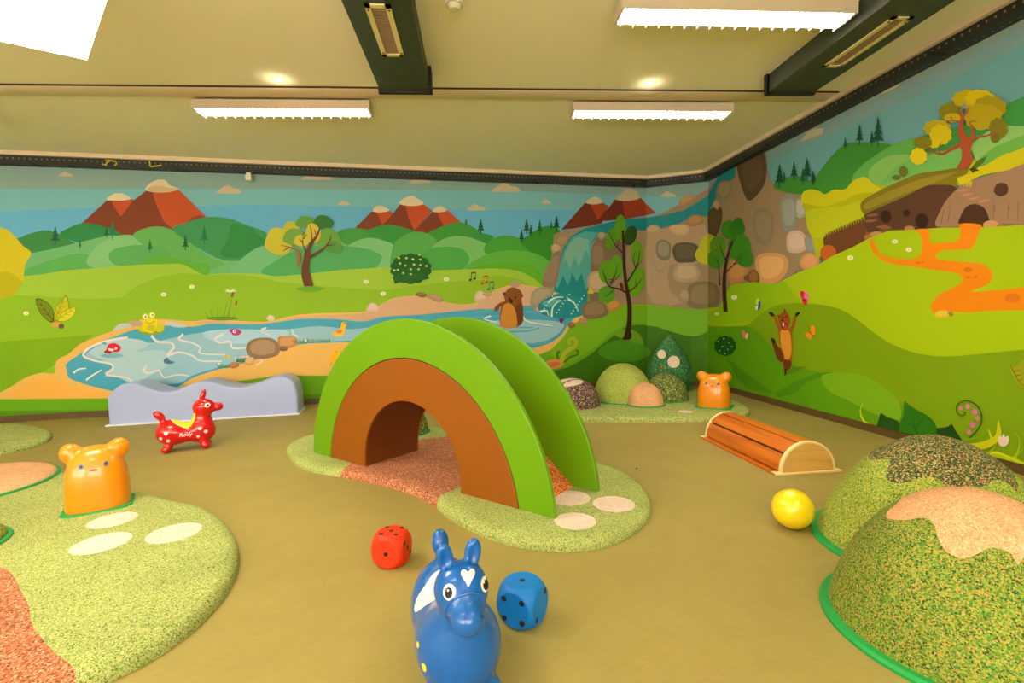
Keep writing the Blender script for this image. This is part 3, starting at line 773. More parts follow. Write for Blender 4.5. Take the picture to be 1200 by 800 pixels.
for c, lt, p in (
    ((146, 120, 92), (160, 134, 104), C((370, 395), (395, 384), (424, 390), (420, 415), (398, 440), (375, 435), (362, 415))),
    ((170, 144, 110), (182, 156, 122), C((340, 440), (360, 422), (385, 435), (380, 465), (355, 470))),
    ((134, 112, 86), (144, 122, 96), C((330, 540), (350, 470), (390, 460), (380, 540), (360, 620), (305, 625), (310, 570))),
    ((150, 140, 116), (164, 152, 126), C((245, 690), (258, 645), (295, 625), (350, 632), (350, 660), (300, 690), (270, 725), (250, 720))),
    ((128, 104, 80), (140, 116, 90), C((530, 480), (536, 425), (570, 415), (590, 440), (590, 520), (560, 545), (532, 530))),
    ((176, 146, 116), (190, 160, 128), C((512, 590), (530, 555), (570, 552), (600, 585), (610, 640), (560, 650), (520, 640))),
    ((128, 104, 78), (140, 116, 88), C((485, 730), (500, 700), (540, 688), (590, 700), (608, 740), (590, 765), (530, 775), (492, 765))),
    ((186, 130, 60), (202, 146, 74), C((600, 710), (615, 690), (645, 684), (664, 700), (660, 725), (620, 742), (608, 735))),
    ((164, 124, 84), (176, 138, 98), C((470, 790), (480, 770), (505, 770), (512, 790), (495, 802))),
    ((134, 96, 50), (146, 108, 60), C((420, 800), (430, 788), (450, 792), (455, 810), (430, 818))),
    ((150, 134, 110), (164, 150, 124), C((560, 375), (585, 368), (598, 385), (580, 405), (565, 398))),
    ((170, 144, 110), (182, 156, 120), C((790, 355), (810, 337), (845, 338), (855, 358), (830, 376), (800, 375))),
    ((190, 156, 116), (196, 164, 124), C((895, 345), (940, 333), (985, 340), (990, 365), (960, 385), (920, 375))),
    ((156, 116, 66), (170, 128, 76), C((975, 325), (995, 295), (1030, 288), (1060, 305), (1050, 330), (1010, 342))),
    ((168, 134, 80), (178, 144, 90), C((940, 235), (960, 205), (1000, 195), (1030, 205), (1000, 222), (960, 245))),
    ((120, 112, 92), (142, 136, 112), C((835, 430), (850, 408), (880, 405), (905, 430), (900, 490), (870, 500), (840, 480))),
    ((150, 132, 104), (162, 144, 114), C((815, 480), (830, 500), (850, 540), (875, 545), (850, 560), (822, 520))),
    ((86, 74, 56), (96, 84, 64), C((912, 450), (935, 420), (1000, 418), (1035, 440), (1030, 500), (960, 512), (925, 500))),
    ((170, 146, 114), (184, 160, 126), C((915, 570), (935, 520), (1000, 512), (1040, 550), (1030, 590), (980, 602), (935, 598))),
    ((120, 104, 72), (134, 116, 82), C((975, 660), (1000, 610), (1060, 598), (1120, 610), (1140, 660), (1125, 715), (1050, 728), (990, 715))),
    ((160, 138, 104), (170, 146, 112), C((945, 660), (960, 640), (985, 645), (985, 690), (955, 685))),
    ((80, 64, 42), (90, 74, 50), D((92, 500), (86, 460), (100, 430), (130, 420), (142, 440), (135, 490), (115, 530), (98, 525))),
    ((140, 122, 88), (152, 134, 98), D((120, 365), (135, 335), (165, 332), (176, 360), (160, 395), (130, 395))),
    ((166, 146, 106), (176, 156, 116), D((108, 415), (118, 400), (132, 412), (125, 432))),
    ((86, 66, 44), (98, 78, 54), D((192, 280), (215, 245), (250, 228), (285, 232), (296, 290), (285, 350), (240, 400), (215, 370))),
    ((134, 118, 96), (142, 126, 102), D((248, 490), (255, 435), (290, 425), (318, 450), (320, 520), (300, 555), (260, 540))),
    ((136, 138, 130), (152, 154, 146), D((342, 430), (350, 390), (380, 378), (400, 400), (400, 470), (385, 510), (355, 500))),
    ((166, 166, 156), (178, 178, 168), D((400, 400), (420, 398), (434, 425), (425, 455), (402, 455))),
    ((196, 166, 150), (206, 178, 160), D((365, 540), (375, 510), (410, 503), (435, 530), (432, 570), (400, 582), (372, 575))),
    ((134, 132, 128), (146, 144, 140), D((428, 530), (450, 520), (468, 560), (460, 590), (438, 580))),
    ((206, 150, 96), (222, 170, 112), D((256, 620), (270, 588), (320, 580), (368, 598), (366, 650), (320, 690), (275, 685))),
    ((200, 140, 90), (212, 152, 100), D((412, 620), (425, 588), (455, 582), (480, 605), (475, 635), (440, 650))),
    ((186, 130, 76), (196, 142, 86), D((160, 640), (175, 600), (215, 592), (232, 625), (225, 660), (195, 690), (165, 680))),
    ((120, 84, 46), (150, 100, 56), D((228, 665), (245, 640), (268, 650), (270, 685), (240, 690))),
    ((112, 76, 40), (122, 84, 46), D((216, 670), (226, 656), (236, 668), (228, 680)))):
    stone(c, lt, p)
# ---- hills and burrow house, right wall
GROUP[0] = 'painted_hill'
P((60, 134, 50), *catmull(D((325, 358), (345, 330), (380, 316), (420, 318), (455, 335), (480, 300), (520, 250), (560, 210), (600, 198), (660, 200), (740, 212), (700, 300), (600, 360), (430, 380)), True, 3))
P((58, 140, 60), *T5((230, 400), (300, 380), (380, 362), (400, 350), (600, 300), (870, 190), (920, 155), (1000, 122), (1500, -140), (1500, 420), (1000, 560), (600, 600), (300, 600)))
S((94, 164, 76), *T5((0, 600), (60, 520), (140, 460), (240, 400), (320, 370), (380, 362), (380, 440), (400, 560), (200, 640), (60, 640)))
S((128, 180, 92), T5((100, 560), (180, 480), (270, 455), (380, 460), (500, 500), (640, 430), (720, 380), (740, 340), (640, 540), (400, 580), (160, 660)))
S((110, 176, 90), T5((380, 470), (480, 440), (560, 430), (640, 400), (700, 470), (600, 560), (400, 570), (200, 620), (160, 640), (260, 530)))
P((134, 184, 100), *T5((700, 400), (800, 320), (920, 285), (1000, 290), (1500, 200), (1500, 400), (1000, 470), (740, 520)))
P((104, 168, 70), *T5((760, 470), (840, 410), (940, 370), (1000, 345), (1500, 260), (1500, 400), (1000, 480), (750, 530)))
GROUP[0] = 'painted_bush'
P((170, 176, 16), *D((420, 392), (500, 380), (640, 340), (720, 350), (700, 440), (660, 560), (560, 600), (470, 600), (452, 520)))
S((196, 190, 20), *D((418, 385), (440, 362), (480, 366), (500, 378), (530, 362), (570, 360), (600, 330), (640, 318), (670, 345), (700, 365), (690, 400), (630, 400), (560, 400), (440, 440)))
S((172, 172, 14), D((425, 410), (480, 420), (540, 420), (600, 380), (700, 372), (680, 400), (640, 440), (560, 450), (440, 440)))
S((180, 186, 24), D((432, 440), (490, 425), (560, 420), (640, 400), (640, 450), (560, 500), (500, 525), (452, 522)))
GROUP[0] = 'painted_burrow'
P((120, 96, 40), *D((480, 600), (500, 560), (640, 500), (900, 480), (1185, 470)), (1500, 280), (1500, 320), *D((1185, 500), (900, 510), (640, 540), (520, 620)))
S((122, 112, 26), *D((625, 408), (680, 370), (760, 332), (830, 305), (900, 296), (980, 285), (1010, 300), (960, 350), (880, 350), (800, 382), (700, 420), (640, 448)))
S((144, 128, 36), D((640, 410), (720, 370), (820, 330), (900, 310), (960, 300), (900, 330), (820, 360), (720, 400), (645, 430)))
P((88, 56, 38), *catmull(D((636, 450), (700, 420), (780, 385), (850, 350), (900, 345), (955, 352), (965, 400), (900, 500), (820, 500), (720, 500), (650, 510), (630, 480)), True, 3))
P((104, 62, 34), *catmull(D((500, 520), (560, 490), (632, 462), (642, 500), (630, 545), (560, 580), (520, 590), (498, 560)), True, 3))
for i in range(16):
    q = D((500 + i * 9, 518 - i * 3.9))[0]
    L((150, 160, 20), 2.2, .4, (q[0], q[1] - 2), (q[0] + .5, q[1] + 3))
for x, y, rx, ry in ((712, 455, 20, 22), (784, 443, 12, 12), (838, 470, 24, 26)):
    q = D((x, y))[0]
    E_((50, 30, 22), q[0], q[1], rx / 2.96, ry / 2.96)
for x, y in ((665, 450), (660, 470), (700, 490), (712, 494)):
    q = D((x, y))[0]
    E_((140, 88, 62), q[0], q[1], 7, 1.6, -.1)
P((152, 118, 90), *catmull([*D((888, 490), (900, 440), (930, 390), (980, 345), (1040, 320), (1110, 300), (1185, 275)), (1300, 160), (1500, 60), (1500, 290), *D((1185, 482), (1080, 490), (980, 488))], True, 3))
for pts in (T5((840, 750), (845, 790)), T5((925, 740), (930, 780)), D((1090, 410), (1088, 470)), D((1140, 420), (1138, 470)), D((1175, 400), (1172, 470)), D((930, 470), (940, 400)), D((905, 480), (915, 430))):
    L((124, 92, 66), 1.2, .6, pts)
P((70, 42, 30), *catmull(D((972, 486), (975, 450), (995, 420), (1025, 412), (1055, 425), (1070, 455), (1068, 486)), True, 3))
S((80, 50, 36), D((1090, 370), (1098, 345), (1120, 338), (1138, 350), (1135, 375), (1110, 385)))
for x, y in ((653, 664), (680, 688), (720, 712), (780, 726)):
    q = T5((x, y))[0]
    E_((184, 128, 98), q[0], q[1], 6.5, 1.5, -.15)
P((196, 186, 16), *catmull([*T5((625, 590), (680, 570), (720, 480), (760, 530), (850, 480), (920, 445), (1000, 420)), (1300, 120), (1500, 30), (1500, 70), (1300, 160), *T5((1000, 515), (930, 545), (840, 560), (760, 580), (700, 610), (650, 632))], True, 2))
for i in range(12):
    q = T5((630 + i * 7, 600 + (i % 3) * 12))[0]
    L((206, 196, 20), 2.0, .3, (q[0], q[1] - 2), (q[0] - 1.5, q[1] + 5))
P((84, 108, 26), *T5((700, 540), (740, 490), (800, 462), (780, 500), (730, 545))); P((66, 62, 26), *T5((693, 540), (720, 530), (755, 550), (720, 555), (722, 568)))
for c, rx, x, y in (((190, 134, 92), 24, 680, 520), ((184, 90, 40), 28, 512, 580), ((196, 148, 90), 28, 1080, 484), ((150, 120, 70), 13, 1112, 487), ((176, 120, 70), 18, 795, 497), ((170, 110, 60), 16, 652, 527)):
    q = D((x, y))[0]
    E_(c, q[0], q[1], rx / 2.96, rx * (.95 if rx == 28 and x < 600 else .55) / 2.96)
GROUP[0] = 'painted_meadow'
RG = [*D((92, 772), (130, 770), (172, 694), (250, 682), (330, 690), (400, 652), (480, 622), (520, 595), (600, 560), (660, 528), (720, 506), (820, 500), (900, 494), (1080, 492), (1185, 484)), (1500, 300), (1500, 700), (831, 480)]
P((160, 186, 8), *RG)
S((124, 108, 84), *D((395, 650), (405, 640), (400, 655)))
P((140, 180, 10), *D((92, 790), (130, 770), (172, 694), (250, 682), (330, 690), (360, 680), (420, 760), (300, 790)), *H((200, 180), (60, 190), (36, 190), (36, 60)))
GROUP[0] = 'painted_path'
P((226, 130, 10), *catmull(D((655, 540), (668, 535), (690, 580), (740, 600), (820, 600), (838, 570), (835, 520), (815, 502), (862, 500), (868, 545), (905, 545), (960, 540), (975, 510), (972, 480), (1040, 482), (1042, 500), (1020, 555), (1000, 568), (940, 572), (905, 575), (888, 600), (960, 610), (1050, 620), (1085, 655), (1070, 690), (1010, 715), (1080, 712), (1185, 702)), False, 3), (1300, 318), (1300, 345), *catmull(D((1185, 780), (1080, 782), (1000, 788), (930, 785), (890, 795), (870, 775), (880, 745), (910, 720), (970, 690), (980, 665), (950, 650), (880, 640), (820, 630), (740, 620), (690, 600), (662, 570)), False, 3))
for x, y, r in ((1000, 640, 16), (1000, 665, 8), (1025, 665, 8), (825, 615, 8), (840, 614, 6), (1155, 738, 28)):
    q = D((x, y))[0]
    E_((206, 112, 16), q[0], q[1], r / 2.96, r * .6 / 2.96)
stone((206, 176, 40), (216, 190, 60), H((870, 155), (885, 138), (920, 138), (925, 158), (890, 165))); stone((150, 112, 40), (160, 120, 50), H((922, 148), (932, 140), (942, 150), (935, 160)))
GROUP[0] = 'painted_daisy'
for x, y in ((590, 598), (745, 542), (793, 570), (185, 735)):
    q = D((x, y))[0]
    daisy(q[0], q[1], 3.6)
daisy(842, 367.5, 2.4)
GROUP[0] = 'painted_conifer'
for x, y, h in ((342, 272, 28), (358, 298, 14), (393, 262, 22), (424, 285, 20), (438, 250, 28), (460, 292, 18), (572, 178, 14), (622, 135, 24), (665, 155, 18), (686, 108, 36)):
    q = D((x, y))[0]
    conifer(q[0], q[1], h, (20, 78, 48), .22)
GROUP[0] = 'painted_meadow'
P((120, 152, 6), *catmull([*H((36, 190), (100, 195), (180, 190), (230, 150), (290, 118), (370, 110), (470, 118), (540, 140), (600, 180), (680, 240), (760, 280), (840, 300), (920, 305), (1000, 300), (1100, 290), (1192, 282))], False, 3), (1300, 405), (1500, 395), (1500, 800), (1200, 620), (831, 500))
P((92, 150, 8), *catmull(H((36, 200), (120, 195), (200, 200), (260, 260), (330, 330), (470, 366), (600, 380), (700, 430), (760, 490), (900, 600)), False, 3), *H((900, 700), (600, 600), (36, 480)))
P((78, 136, 8), *catmull(H((36, 250), (90, 290), (130, 360), (180, 420), (280, 440), (350, 400), (440, 368), (500, 366), (400, 400), (300, 455)), True, 2))
S((118, 168, 20), H((458, 375), (540, 366), (620, 380), (700, 430), (745, 480), (740, 540), (660, 520), (560, 470), (480, 430)))
# ---- trees, back wall
GROUP[0] = 'painted_tree'
TK = (102, 58, 34)
blob((190, 180, 50), *B((110, 415))[0], 16, 17); blob((186, 178, 50), *B((170, 370))[0], 11, 13)
blob((92, 148, 60), *B((240, 325))[0], 13, 8); blob((52, 112, 48), *B((318, 325))[0], 12, 9); blob((110, 156, 64), *B((190, 395))[0], 15, 11); blob((104, 156, 60), *B((345, 405))[0], 13, 14); blob((84, 144, 64), *B((370, 440))[0], 9, 8)
blob((190, 178, 54), *B((215, 410))[0], 9, 7); blob((194, 180, 54), *B((270, 375))[0], 9, 12)
L((150, 96, 60), 3.6, 4, *B((198, 530), (205, 490), (192, 450))); L((140, 90, 56), 2.6, .8, B((192, 450), (160, 440), (120, 430)))
L(TK, 11, 6, B((250, 620), (232, 560), (240, 490), (243, 455))); P(TK, *B((228, 625), (215, 560), (238, 540), (255, 560), (270, 628), (250, 622)))
L(TK, 5, 1.2, B((243, 460), (262, 420), (290, 380), (302, 340))); L(TK, 4, 1.2, B((246, 490), (290, 465), (330, 435), (350, 400)))
for p in (B((262, 415), (262, 370), (255, 340)), B((285, 390), (275, 355)), B((236, 460), (220, 420), (225, 370)), B((222, 420), (205, 400)), B((225, 400), (240, 380)), B((335, 430), (360, 430), (375, 420)), B((350, 405), (352, 385)), B((160, 440), (140, 450), (130, 460)), B((280, 395), (296, 372))):
    L(TK, 1.6, .6, p)
S((104, 158, 34), B((190, 632), (230, 622), (300, 625), (320, 635), (260, 646), (210, 642)))
GROUP[0] = 'painted_bush'
scallop((30, 92, 30), *B((725, 540))[0], 22.5, 16.5, 14)
P((34, 98, 34), *B((640, 580), (650, 610), (690, 600), (720, 605), (740, 590), (790, 592), (815, 585), (780, 560), (680, 560)))
for x, y in ((670, 490), (700, 525), (735, 495), (770, 497), (665, 545), (690, 560), (725, 542), (762, 542), (798, 527), (740, 520), (765, 475), (705, 490), (725, 565), (648, 547), (770, 522), (675, 515)):
    q = B((x, y))[0]
    E_((206, 206, 110), q[0], q[1], 1.5, 1.2, n=7)
GROUP[0] = 'painted_tree'
TD = (58, 30, 22)
for c, x, y, rx, ry, r in (((88, 144, 26), 665, 350, 7, 16, 0), ((40, 74, 20), 712, 385, 7, 12, .3), ((84, 140, 22), 620, 400, 6, 13, .2), ((100, 152, 24), 742, 465, 7, 14, 0), ((92, 148, 22), 600, 550, 9, 14, .1), ((96, 150, 24), 650, 530, 7, 14, -.1), ((98, 152, 24), 740, 600, 10, 18, .2), ((80, 146, 30), 600, 660, 10, 10, 0)):
    q = C((x, y))[0]
    E_(c, q[0], q[1], rx, ry, r)
L(TD, 6, 2.6, Q((692, 268), (706, 200), (708, 120), (700, 60)), C((690, 600), (682, 520), (680, 440), (676, 360)))
S(TD, Q((676, 268), (690, 240), (700, 200), (716, 240), (712, 268)))
for w, p in ((2.6, C((700, 655), (660, 635), (610, 620), (590, 570), (580, 545))), (2.2, C((698, 600), (730, 550), (750, 500), (755, 455))), (1.6, C((680, 470), (650, 440), (625, 400), (612, 365))), (2, C((700, 650), (740, 620), (765, 585))), (1.2, C((640, 630), (610, 660), (590, 670))), (1.2, C((620, 610), (640, 570), (650, 520))), (1.2, C((735, 540), (765, 500))), (1.2, C((735, 535), (725, 490), (735, 460))), (1, C((650, 440), (660, 400))), (1, C((625, 590), (600, 590))), (1, C((645, 590), (665, 560))), (1, C((740, 620), (735, 590)))):
    L(TD, w, .5, p)
S((92, 40, 22), C((660, 612), (672, 605), (680, 630), (672, 645)))
# tree beside the corner
for c, x, y, r in (((180, 176, 20), 75, 590, 10), ((170, 172, 24), 95, 560, 12), ((60, 132, 24), 165, 500, 9), ((44, 118, 24), 195, 500, 9), ((84, 142, 26), 130, 555, 10), ((58, 132, 24), 205, 560, 14), ((52, 126, 24), 225, 600, 10), ((72, 136, 26), 120, 605, 10), ((40, 112, 26), 200, 478, 6)):
    q = D((x, y))[0]
    blob(c, q[0], q[1], r, r * 1.15, 8, .1, x)
L(TD, 5, 2.4, D((155, 786), (150, 700), (152, 650), (160, 600), (180, 540)))
for w, p in ((2, D((134, 695), (132, 640), (128, 600))), (1.6, D((150, 655), (185, 620), (210, 590))), (1.4, D((158, 610), (140, 570), (135, 545))), (1.2, D((175, 560), (192, 520))), (1, D((185, 620), (205, 615))), (1, D((128, 610), (112, 595))), (1, D((165, 590), (168, 540)))):
    L(TD, w, .5, p)
# big gnarled tree, right wall
BK = (162, 76, 42)
for c, x, y, rx, ry in (((134, 124, 24), 590, 205, 13, 10), ((186, 164, 16), 700, 130, 19, 10), ((206, 180, 14), 760, 125, 16, 9), ((158, 142, 18), 820, 180, 18, 13), ((174, 154, 18), 780, 235, 21, 14), ((120, 112, 24), 870, 300, 10, 11), ((108, 104, 26), 850, 355, 5, 6), ((190, 166, 18), 600, 240, 9, 5), ((176, 160, 18), 510, 300, 15, 9), ((206, 186, 14), 530, 340, 12, 11), ((208, 188, 12), 490, 385, 7, 6), ((128, 124, 22), 425, 385, 10, 7), ((212, 192, 14), 400, 465, 9, 9)):
    q = T5((x, y))[0]
    scallop(c, q[0], q[1], rx, ry, 9, .14)
P(BK, *catmull(T5((625, 535), (650, 490), (655, 440), (640, 400), (645, 370), (630, 330), (640, 270), (655, 225), (672, 235), (665, 290), (680, 340), (700, 352), (712, 330), (705, 285), (720, 285), (730, 340), (722, 380), (705, 430), (722, 480), (700, 525), (665, 540)), True, 3))
for w, p in ((5, T5((645, 400), (590, 425), (540, 452), (490, 440), (450, 405))), (3, T5((665, 230), (690, 200), (695, 170))), (2.6, T5((655, 235), (640, 200), (640, 175))), (2.6, T5((725, 360), (770, 350), (815, 340), (835, 315))), (2, T5((640, 265), (600, 255), (560, 262))), (1.6, T5((600, 255), (588, 230))), (1.8, T5((710, 285), (700, 270), (720, 260), (745, 265))), (1.6, T5((815, 340), (845, 350), (855, 370))), (1.6, T5((525, 450), (522, 410), (535, 385))), (1.4, T5((450, 405), (425, 400))), (1.4, T5((490, 440), (450, 460))), (1.2, T5((838, 345), (860, 320))), (1.4, T5((460, 412), (462, 440)))):
    L(BK, w, .8, p)
E_((140, 156, 160), *T5((668, 175))[0], 3.2, 3)
GROUP[0] = 'painted_bush'
scallop((104, 110, 36), *T5((310, 555))[0], 5, 6, 7); scallop((96, 110, 40), *T5((270, 590))[0], 5, 3, 6)
scallop((22, 84, 20), *V6((-120, 500))[0], 12, 11, 10)
for x, y in ((75, 250), (95, 240), (115, 255), (90, 270), (110, 280), (80, 285), (125, 270), (100, 295)):
    q = H((x, y))[0]
    E_((170, 200, 150), q[0], q[1], 1, .9, n=6)
GROUP[0] = 'painted_snail'
S((206, 136, 66), Q((310, 385), (325, 370), (350, 362), (390, 365), (402, 380), (385, 400), (345, 408), (318, 398))); S((196, 104, 60), Q((320, 388), (345, 375), (385, 380), (370, 392), (335, 398)))
L((170, 176, 30), 6, 2.4, Q((392, 385), (400, 340), (430, 315), (455, 300), (455, 272), (435, 265), (420, 280), (432, 292)))
L((60, 116, 20), 2, 1.6, Q((400, 378), (430, 352), (462, 342), (468, 325), (455, 322))); L((60, 116, 20), 2.4, 2, Q((375, 362), (368, 345), (374, 325), (380, 335)))
GROUP[0] = 'painted_flower'
for x, y in ((518, 650), (525, 640), (532, 650), (524, 636)):
    q = C((x, y))[0]
    E_((206, 176, 40), q[0], q[1], 2.0, 1.8, n=8)
# ---- dancing weasel and butterflies, right wall
GROUP[0] = 'painted_weasel'
BR, BD = (160, 84, 26), (110, 52, 18)
P(BD, *catmull(V6((245, 440), (275, 470), (300, 510), (340, 540), (350, 580), (330, 630), (290, 600), (268, 540), (250, 480)), True, 3)); S((30, 22, 14), V6((245, 440), (265, 445), (278, 470), (262, 480), (248, 465)))
P(BR, *catmull(V6((258, 262), (275, 320), (300, 380), (305, 470), (330, 560), (345, 600), (335, 640), (350, 690), (375, 690), (400, 650), (408, 580), (412, 480), (408, 400), (430, 340), (440, 270), (425, 270), (405, 330), (385, 365), (320, 365), (298, 310), (272, 255)), True, 2))
S((216, 144, 50), V6((316, 385), (350, 380), (385, 385), (400, 460), (402, 550), (385, 600), (350, 600), (345, 570), (320, 500)))
S((150, 72, 24), V6((300, 290), (315, 250), (345, 235), (375, 250), (390, 300), (382, 350), (350, 380), (315, 355)))
P(BD, *V6((290, 255), (312, 270), (300, 285))); P(BD, *V6((348, 205), (362, 240), (340, 240)))
S((120, 24, 20), V6((320, 330), (350, 320), (368, 330), (355, 365), (330, 360))); P((240, 230, 220), *V6((330, 322), (345, 322), (342, 348), (332, 346))); S((214, 60, 50), V6((345, 345), (362, 335), (358, 365), (345, 365)))
for x, y in ((335, 280), (362, 272)):
    q = V6((x, y))[0]; E_((60, 30, 20), q[0], q[1], 1.5, .8, -.3, n=8)
q = V6((330, 300))[0]; E_((40, 20, 16), q[0], q[1], 1.3, 1.1, n=8)
S((30, 22, 16), V6((225, 240), (245, 235), (265, 262), (255, 272), (235, 258))); S((30, 22, 16), V6((432, 260), (445, 238), (472, 238), (462, 255), (440, 272)))
P(BD, *catmull(V6((340, 610), (400, 620), (395, 670), (370, 690), (365, 720), (350, 722), (345, 680)), True, 2)); L((30, 20, 14), 1.6, 1.6, V6((355, 680), (352, 728)))
S((90, 130, 12), V6((360, 700), (420, 670), (520, 660), (470, 690), (400, 720)))
GROUP[0] = 'painted_butterfly'
S((214, 24, 84), V6((470, 80), (490, 72), (510, 90), (500, 120), (480, 125))); S((236, 110, 160), V6((505, 90), (530, 90), (540, 125), (520, 140), (505, 120))); S((206, 20, 60), V6((485, 135), (510, 130), (525, 150), (515, 182), (495, 170))); L((40, 20, 30), .8, .6, V6((490, 125), (510, 150)))
S((206, 206, 80), V6((122, 150), (140, 130), (155, 160), (145, 180), (125, 175))); S((60, 70, 160), V6((145, 150), (158, 165), (155, 205), (138, 220), (140, 190))); S((220, 220, 226), V6((122, 195), (138, 190), (136, 215), (122, 215)))
S((240, 130, 20), V6((555, 350), (580, 345), (590, 400), (570, 415), (555, 390))); S((240, 120, 10), V6((510, 400), (540, 400), (560, 420), (550, 450), (520, 420))); L((60, 30, 20), .6, .5, V6((545, 395), (575, 420)))
S((216, 110, 110), V6((15, 385), (30, 380), (40, 410), (30, 440), (14, 410))); S((230, 160, 150), V6((40, 410), (58, 400), (62, 425), (48, 448), (38, 430)))
# ---- foreground plants at the foot of the right wall
GROUP[0] = 'painted_leaf'
P((34, 78, 16), *catmull(U6((215, 322), (260, 350), (330, 375), (350, 420), (345, 470), (250, 450), (185, 425), (200, 370)), True, 3)); S((30, 70, 16), U6((570, 460), (600, 430), (680, 420), (716, 400), (740, 440), (785, 515), (700, 500), (620, 470)))
P((44, 112, 16), *catmull(U6((380, 240), (420, 270), (490, 310), (560, 350), (600, 400), (608, 440), (590, 500), (480, 560), (350, 520), (345, 460), (350, 390), (375, 330)), True, 3))
for p in (U6((480, 490), (460, 430), (440, 350)), U6((468, 450), (430, 405), (395, 400)), U6((462, 420), (500, 380), (510, 350)), U6((350, 455), (420, 470), (480, 480))):
    L((24, 70, 12), .9, .5, p)
P((150, 150, 24), *catmull([*U6((1125, -30), (1180, -10)), (1230, 400), (1260, 440), *U6((1300, 160), (1200, 130), (1150, 60), (1130, 10))], True, 3))
for p in (U6((1130, -20), (1200, 110), (1260, 140)), U6((1150, 30), (1200, 20)), U6((1165, 60), (1210, 50)), U6((1190, 95), (1220, 80))):
    L((96, 96, 20), 1.0, .7, p)
GROUP[0] = 'painted_fern'
L((44, 96, 16), 1.8, 1.2, U6((840, 500), (890, 450), (925, 390), (925, 320), (890, 265), (830, 235), (780, 245), (750, 280), (760, 325), (795, 340), (815, 320), (800, 315)))
for x, y, r in ((830, 275, 2.8), (878, 312, 3.4), (898, 360, 2.6), (865, 405, 3.4), (840, 455, 2.8), (780, 287, 2.2)):
    q = U6((x, y))[0]
    scallop((214, 110, 160), q[0], q[1], r * .8, r * .8, 5, .35)
GROUP[0] = 'painted_grass_tuft'
YG = (196, 196, 16)
for w, p in ((3.5, U6((135, 415), (90, 370), (70, 310), (85, 255))), (2, U6((140, 420), (130, 400), (128, 380))), (1.6, U6((30, 400), (15, 385), (5, 370)))):
    L(YG, w, .5, p)
P(YG, *catmull(U6((820, 540), (900, 530), (980, 505), (1030, 470), (1045, 370), (1068, 450), (1060, 500), (1020, 540), (960, 570), (900, 575)), True, 3))
P((170, 190, 16), *catmull(U6((940, 600), (1040, 600), (1120, 620), (1200, 650), (1290, 700), (1200, 700), (1100, 690), (1000, 640)), True, 3))
for w, c, p in ((3, (150, 190, 14), U6((1150, 640), (1190, 580), (1195, 500), (1160, 460))), (3, YG, U6((1000, 500), (985, 460), (975, 430))), (3, (150, 184, 14), U6((1100, 690), (1180, 620), (1230, 560))), (4, (206, 206, 30), U6((960, 610), (1040, 600), (1140, 640), (1260, 690))), (3, (130, 170, 10), U6((800, 510), (860, 500), (920, 490))), (3, (150, 180, 10), U6((960, 620), (1020, 560), (1040, 520))), (2.4, YG, U6((1080, 690), (1130, 640), (1180, 630)))):
    L(c, w, .5, p)
P((236, 206, 190), *catmull(U6((1045, 510), (1050, 480), (1065, 490), (1085, 465), (1095, 490), (1118, 482), (1122, 520), (1100, 552), (1070, 555), (1048, 535)), True, 2))

mural = {}
for nm, (s0, s1, a, b) in SEG.items():
    base = wall_slab('mural', a, b, Z0P, Z1P, 0.001, M['print'], wall_objs[nm], off=0.0011)
    att = base.data.color_attributes.new('ink', 'FLOAT_COLOR', 'CORNER')
    for cc in att.data:
        cc.color = C3(136, 174, 22)
    base['label'] = 'colourful printed mural of a cartoon meadow landscape covering the ' + {'wall_back': 'back wall', 'wall_corner': 'narrow slanted corner wall', 'wall_right': 'right wall'}[nm]
    mural[nm] = base
for (g, nm), (V, Fc, K) in INK.items():
    me = bpy.data.meshes.new(g)
    me.from_pydata(V, [], Fc)
    me.update()
    att = me.color_attributes.new('ink', 'FLOAT_COLOR', 'CORNER')
    arr = np.repeat(np.array(K, dtype=np.float32), 3, axis=0)
    if len(arr) == len(me.loops):
        att.data.foreach_set('color', arr.ravel())
    me.materials.append(M['print'])
    o = bpy.data.objects.new(g, me)
    COL.objects.link(o)
    o.parent = mural[nm]

